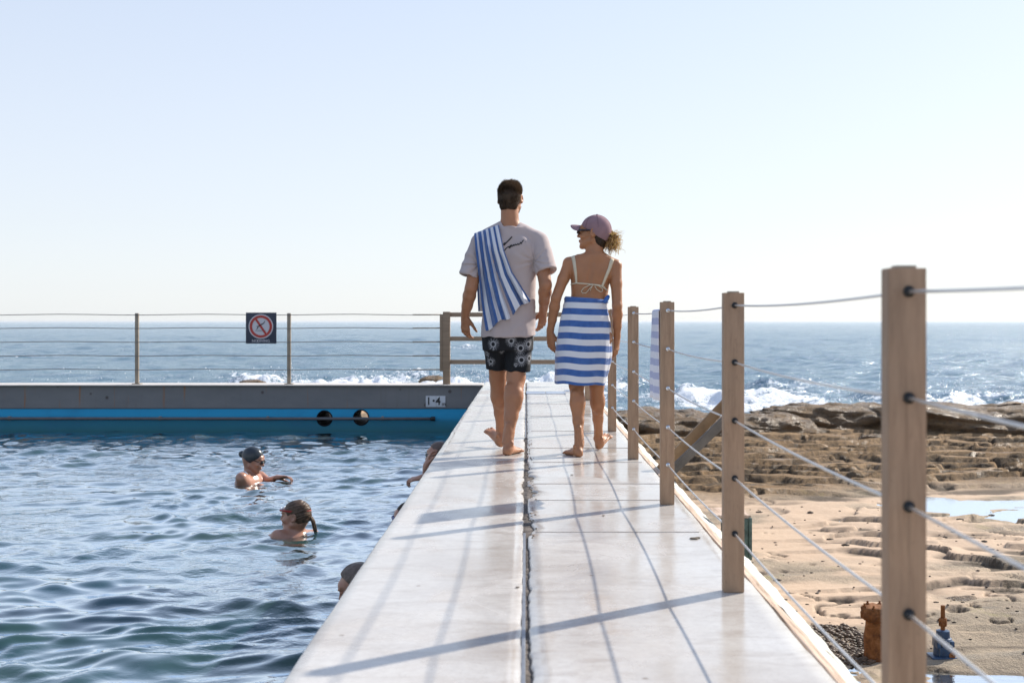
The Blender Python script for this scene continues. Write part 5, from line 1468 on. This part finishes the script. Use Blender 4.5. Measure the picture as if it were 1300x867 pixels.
# hair under the cap
F = Field(hw-.18, hw+.18, .0035)
E = lambda p, r, k=.01, sub=False: F.ell(TW(*p), np.array(r)*.97, MW, k, sub)
E((0, -.020, .026), (.0765, .092, .076)); E((0, -.046, -.022), (.070, .058, .070), .02); E((.0, -.056, -.066), (.056, .042, .050), .02)
F.plane(TW(0, .012, 0), norm(MW@np.array((0, 1, -.35)))); 
hm = F.mesh('hair', 1); v = coords(hm).astype(float); n = normals(hm); L3 = (v-hw)@MW
v += n*(.0028*vn(L3[:, 1]*70+L3[:, 2]*50, L3[:, 0]*30, L3[:, 2]*20, seed=71)+.0018*vn(L3[:, 1]*150+L3[:, 2]*120, L3[:, 0]*60, seed=72))[:, None]; setcoords(hm, v)
hr = link('hair', hm, H_DARK, wom)
# curly ponytail through the back of the cap
PT = at(765.5, 299, 8.03)
r5 = np.random.default_rng(17)
def strands(n, mat, name, r_lo, r_hi, spreadx, mess, fly=False):
    V = []; Q = []; nb = 0
    for i in range(n):
        tx = r5.normal(0, 1); tz = r5.normal(0, 1); ty = r5.normal(0, 1)
        end = at(777+r5.normal(0, spreadx), 312+r5.normal(0, 5.5), 8.03+r5.normal(0, .030))
        if fly: end = at(786+r5.uniform(0, 9), 298+r5.normal(0, 6), 8.03+r5.normal(0, .03))
        p0 = PT+np.array((r5.normal(0, .008), r5.normal(0, .012), r5.normal(0, .014)))
        c1 = p0+np.array((.040+r5.normal(0, .012), r5.normal(0, .018), .012+r5.normal(0, .014)))
        c2 = c1*.35+end*.65+np.array((.020, 0, .02))+r5.normal(0, .010, 3)
        L = 18; ph = r5.uniform(0, 6.28); fr = r5.uniform(2.0, 3.6); am = r5.uniform(.004, .010)*mess
        pts = []
        for k in range(L):
            u = k/(L-1); p = (1-u)**3*p0+3*(1-u)**2*u*c1+3*(1-u)*u*u*c2+u**3*end
            cu_ = am*sst(.15, .6, np.array(u)); p = p+np.array((math.cos(ph+fr*6.28*u), math.sin(ph+fr*6.28*u)*.8, math.sin(ph+1.3+fr*6.28*u)))*cu_
            pts.append(p)
        pts = np.array(pts); tg = np.gradient(pts, axis=0); tg /= np.linalg.norm(tg, axis=1)[:, None]
        s1_ = np.cross(tg, np.array((.3, .9, .2))); s1_ /= np.linalg.norm(s1_, axis=1)[:, None]; s2_ = np.cross(tg, s1_)
        rr_ = r5.uniform(r_lo, r_hi)*(1-.6*np.linspace(0, 1, L)**2)
        for a in (0, 2.09, 4.19): V.append(pts+(s1_*math.cos(a)+s2_*math.sin(a))*rr_[:, None])
        for a in range(3):
            b = (a+1) % 3
            for k in range(L-1): Q.append((nb+a*L+k, nb+b*L+k, nb+b*L+k+1, nb+a*L+k+1))
        nb += 3*L
    me = npmesh(name, np.concatenate(V), Q); return link(name, me, mat, hr, smooth=True)
strands(420, H_GOLD, 'ponytail', .0012, .0028, 6.0, 1.25)
strands(110, hair_mat('hair_mid_brown', (.09, .045, .02), (.26, .14, .06), .3), 'ponytail_underside', .0012, .0026, 4.0, 1.0)
strands(26, H_GOLD, 'flyaway_hair', .0003, .0006, 5.0, 1.2, True)
m = MB(); m.lathe((PT[0]-.002, PT[1], PT[2]), [(.010, -.006), (.017, -.003), (.017, .004), (.010, .007)], 16, 'X'); m.build('hair_tie', M_BLACK, hr, smooth=True)

# ---------------------------------------------------------------- swimmers
def swimmer(label, hcen, fwd, s, skin, chest, sh_a, sh_b, extra=None, roll=0, group='swimmers in the pool', h=.006, up=(0, 0, 1), neckr=.05, ears=True, fem=True, depth=.22):
    root = empty('person', np.array((chest[0], chest[1], POOL_Z)), label, 'person', group)
    M = rotm(fwd, up, roll); hcen = np.array(hcen, float); chest = np.array(chest, float)
    pts = np.array([hcen, chest, sh_a, sh_b]+([e for e in (extra or {}).get('pts', [])]))
    F = Field(pts.min(0)-.22, pts.max(0)+.22, h)
    nk_ = (np.array(sh_a)+np.array(sh_b))/2+np.array((0, 0, .055))
    head(F, hcen, M, s, fem, neck=nk_, nr=neckr, ears=ears)
    for q in (sh_a, sh_b):
        F.cone(nk_+np.array((0, 0, -.03)), q, .045, .048, .03); F.ell(q, (.052, .052, .056), None, .02)
    mid = (np.array(sh_a)+np.array(sh_b))/2
    F.cone(np.array(sh_a)*.72+mid*.28+np.array((0, 0, -.05)), np.array(sh_b)*.72+mid*.28+np.array((0, 0, -.05)), .085, .085, .03)
    F.cone(mid+np.array((0, 0, -.06)), mid+np.array((0, 0, -.06-depth)), .12, .11, .03)
    if extra and 'fn' in extra: extra['fn'](F)
    bo_ = link('body', F.mesh('body', 1), skin, root)
    return root, M, hcen, bo_
def shell(hcen, M, s, grow, cuts, h=.004, extra=None, nape=True):
    F = Field(np.array(hcen)-.18, np.array(hcen)+.18, h)
    E = lambda p, r, k=.01, sub=False: F.ell(np.array(hcen)+M@(np.array(p)*s), np.array(r)*s, M, k, sub)
    E((0, -.014, .030), (.074+grow, .094+grow, .083+grow))
    if nape: E((0, -.036, .0), (.068+grow, .070+grow, .072+grow), .02)
    for (p, nn) in cuts: F.plane(np.array(hcen)+M@(np.array(p)*s), norm(M@np.array(nn)))
    if extra: extra(F, lambda *p: np.array(hcen)+M@(np.array(p)*s))
    return F.mesh('x', 1)
def goggles(root, M, hcen, s, mat_l, mat_s, zz=.006, back=-.06, strap=True, sr=.0035, tilt=.0, two=False):
    T = lambda *p: np.array(hcen)+M@(np.array(p)*s)
    m = MB(); rot = Matrix([list(r) for r in M])
    for sx in (-1, 1):
        vs0 = bmesh.ops.create_uvsphere(m.bm, u_segments=16, v_segments=10, radius=1)['verts']
        c_ = T(sx*.031, .098, zz)
        for v in vs0: v.co = rot@Vector((v.co.x*.024*s, v.co.y*.013*s, v.co.z*.016*s))+Vector(tuple(c_))
    m.tube([T(-.012, .106, zz), T(.012, .106, zz)], .0035*s, 6)
    g = m.build('goggles', mat_l, root, smooth=True)
    if strap:
        for dz in ((0,) if not two else (0, .02)):
            L = []
            for k in range(25):
                a = math.pi*(k/24); L.append(T(.083*math.cos(a), .012-.122*math.sin(a)+.075*abs(math.cos(a))**3, zz+.004+tilt*math.sin(a)+dz*math.sin(a)))
            m = MB(); m.tube(L, sr*s, 6); m.build('strap', mat_s, g, smooth=True)
    return g
M_SWCAP = simple('black_swim_cap', (.020, .028, .036), .30, .5, 0, .1, 10, .25, 40, .003)
M_LENS = simple('dark_lens', (.008, .009, .014), .08, .6); M_REDS = simple('red_strap', (.42, .035, .03), .5); M_BLUEL = simple('blue_lens', (.01, .03, .16), .12, .6)
M_CLEAR = simple('frosted_goggle', (.62, .66, .70), .2, .5)

# black capped swimmer, facing right
Y1 = 11.3
h1 = at(321.5, 583, Y1)
hand1 = at(352, 606, 11.35); el1 = at(340, 610, 11.5)
def fn1(F):
    F.cone(at(331, 603, 11.55), el1, .040, .036, .02); F.cone(el1, hand1, .034, .024, .015)
    hand(F, hand1, (1, -.1, .12), (0, -.4, -1), (.1, 1, .3), .98, (.5, .5, .5, .4), .12, .4, .8)
    F.cone(at(330, 618, 11.1), at(346, 622, 11.15), .036, .026, .015)
sw, M1, hc1, b1 = swimmer('swimmer in a black cap and dark goggles facing right, arms held out over the water', h1, (1, -.10, -.30), 1.02, SK_P, at(318, 615, Y1), at(306.5, 607, 11.1), at(327, 607, 11.55), {'pts': [hand1+np.array((.15, 0, 0)), at(330, 616, 11.1)], 'fn': fn1}, h=.0055, ears=False)
def bun(F, T):
    F.ell(T(0, -.118, .015), (.034, .026, .034), None, .015)
cm = shell(hc1, M1, 1.02, .006, [((0, .070, .045), (0, .72, -.70)), ((0, 0, -.030), (0, -.35, -1))], .0045, bun)
v = coords(cm).astype(float); n = normals(cm); v += n*(.0025*fbm(v[:, 0]*22, v[:, 1]*22, v[:, 2]*30, seed=9, oct=3))[:, None]; setcoords(cm, v)
link('swim_cap', cm, M_SWCAP, sw); goggles(sw, M1, hc1, 1.02, M_LENS, M_BLACK, .004, strap=True)
tb = BVHTree.FromPolygons([tuple(a) for a in (coords(b1.data)+np.array(world_origin(sw))).tolist()], [tuple(p.vertices) for p in b1.data.polygons])
ribbon_on(tb, [(303, 600), (307, 598.5), (311, 599), (314, 602)], .016, .003, 'swimsuit_strap', simple('white_swimsuit', (.7, .7, .74), .7), sw, 6)

# swimmer with a wet ponytail, facing left
Y2 = 8.5
h2 = at(375.5, 655, Y2)
def fn2(F):
    F.cone(at(352, 681, 8.45), at(341, 683, 8.5), .035, .026, .02)
sw, M2, hc2, b2 = swimmer('swimmer with a wet brown ponytail and red goggle straps facing left, neck deep', h2, (-1, .22, .02), 1.0, SK_M, at(377, 690, Y2), at(353, 682, 8.42), at(398, 682, 8.62), {'pts': [at(341, 683, 8.5)], 'fn': fn2}, h=.0045, neckr=.052)
SK_MW = SK_M.copy(); SK_MW.node_tree.nodes['Principled BSDF'].inputs['Roughness'].default_value = .25; b2.data.materials[0] = SK_P
hm = shell(hc2, M2, 1.0, .006, [((0, .060, .040), (0, .85, -.50)), ((0, .0, -.062), (0, -.3, -1))], .0035)
v = coords(hm).astype(float); n = normals(hm); L3 = (v-hc2)@M2
a_ = np.arctan2(L3[:, 2]-.02, L3[:, 1]+.1); 
ear = np.exp(-((L3[:, 1]-.005)/.028)**2-((L3[:, 2]+.01)/.030)**2)
v += n*(.003*vn(L3[:, 2]*110+L3[:, 1]*35, L3[:, 0]*25, seed=81)+.002*vn(L3[:, 2]*220+L3[:, 1]*80, L3[:, 0]*50, seed=82)-.016*ear)[:, None]; setcoords(hm, v)
H_WET = hair_mat('wet_hair', (.045, .028, .018), (.16, .105, .07), .12)
hr2 = link('hair', hm, H_WET, sw)
T2 = lambda *p: hc2+M2@np.array(p)
for k in range(14):
    a0 = T2(.004*math.cos(k), -.098, .005+.008*math.sin(k)); a1 = a0+np.array((.035+.006*math.sin(k*2.1), .01*math.cos(k*1.7), -.045)); a2 = at(401.5+1.5*math.sin(k*1.3), 677, 8.5)+np.array((0, .012*math.cos(k*2), -.02))
    m = MB(); m.tube([a0, a0*.5+a1*.5+np.array((.006, 0, .004)), a1, a1*.5+a2*.5+np.array((.004*math.sin(k), 0, 0)), a2], [.009, .008, .007, .006, .003], 6); m.build('ponytail_lock', H_WET, hr2, smooth=True)
g2 = goggles(sw, M2, hc2, 1.0, M_CLEAR, M_REDS, .048, strap=True, sr=.0042, tilt=-.026)
L = []
for k in range(25):
    a = math.pi*(.0+k/24); L.append(T2(.0855*math.cos(a), .012-.124*math.sin(a)+.075*abs(math.cos(a))**3, .050-.004*math.sin(a)))
m = MB(); m.tube(L, .004, 6); m.build('strap', M_REDS, g2, smooth=True)

# three people at the edge, partly behind the walkway
h3 = at(556, 577, 10.6)
hand3 = at(541, 591, 10.35); hb3 = at(536, 606, 10.0)
def fn3(F):
    F.chain([at(560, 620, 10.45), at(541, 612, 10.4), hand3], [.045, .040, .028], .015); hand(F, hand3, (.25, .1, 1), (.8, .2, 0), (.2, -1, .2), 1.0, (.5, .5, .5, .5), .04)
    F.cone(at(556, 630, 10.1), hb3, .042, .028, .015); hand(F, hb3, (-1, 0, -.15), (0, .3, -1), (0, 1, .2), 1.0, (.7, .7, .7, .7), .08)
sw, M3, hc3, b3 = swimmer('bald swimmer in dark goggles with one hand raised, partly behind the walkway edge', h3, (-1, -.25, -.10), 1.0, SK_P, at(560, 625, 10.6), at(561, 618, 10.40), at(568, 612, 10.75), {'pts': [hb3+np.array((-.15, 0, 0)), hand3+np.array((0, 0, .15)), at(556, 630, 10.1)], 'fn': fn3}, h=.0055, fem=False)
goggles(sw, M3, hc3, 1.0, M_LENS, M_BLACK, .004, strap=True)
hm = shell(hc3, M3, 1.0, .0035, [((0, .035, .045), (0, .80, -.50)), ((0, 0, -.05), (0, -.3, -1))], .005); link('hair', hm, hair_mat('cropped_hair', (.10, .07, .06), (.18, .13, .11), .05), sw)
h4 = np.array((-.792, 7.94, -.425))
sw, M4, hc4, b4 = swimmer('swimmer whose dark blue goggles alone show past the walkway edge', h4, (-1, -.2, .0), 1.0, SK_P, np.array((-.8, 7.94, -.74)), np.array((-.8, 7.76, -.63)), np.array((-.8, 8.12, -.63)), None, h=.006, fem=False)
goggles(sw, M4, hc4, 1.0, M_BLUEL, M_BLACK, .006); hm = shell(hc4, M4, 1.0, .006, [((0, .060, .040), (0, .85, -.50)), ((0, 0, -.05), (0, -.3, -1))], .005); link('hair', hm, H_DARK, sw)
h5 = np.array((-.895, 6.27, -.505))
sw, M5, hc5, b5 = swimmer('swimmer with swept back grey brown hair, head partly behind the walkway edge', h5, (-1, .05, -.42), 1.0, SK_P, np.array((-.84, 6.27, -.80)), np.array((-.83, 6.08, -.70)), np.array((-.83, 6.46, -.70)), None, h=.005, fem=False)
hm = shell(hc5, M5, 1.0, .010, [((0, .030, .060), (0, .80, -.55)), ((0, 0, -.05), (0, -.3, -1))], .004)
v = coords(hm).astype(float); n = normals(hm); L3 = (v-hc5)@M5; v += n*(.003*vn(L3[:, 0]*90, L3[:, 1]*14, L3[:, 2]*14, seed=83)+.0015*vn(L3[:, 0]*200, L3[:, 1]*30, seed=84))[:, None]; setcoords(hm, v)
link('hair', hm, hair_mat('grey_brown_hair', (.09, .072, .06), (.24, .19, .16), .1), sw)
# ================================================================ SEA AIR
hb = MB(); hb.box((0, 3000, -1.0), (60000, 60000, 8.4)); t = NT('sea_air'); pv_ = t.new('ShaderNodeVolumePrincipled')
pv_.inputs['Color'].default_value = (.93, .96, 1.0, 1); pv_.inputs['Density'].default_value = .00009; pv_.inputs['Anisotropy'].default_value = .2
t.t.links.new(pv_.outputs[0], t.out.inputs['Volume'])
hz_ = hb.build('haze', t.m); tag(hz_, kind='stuff')
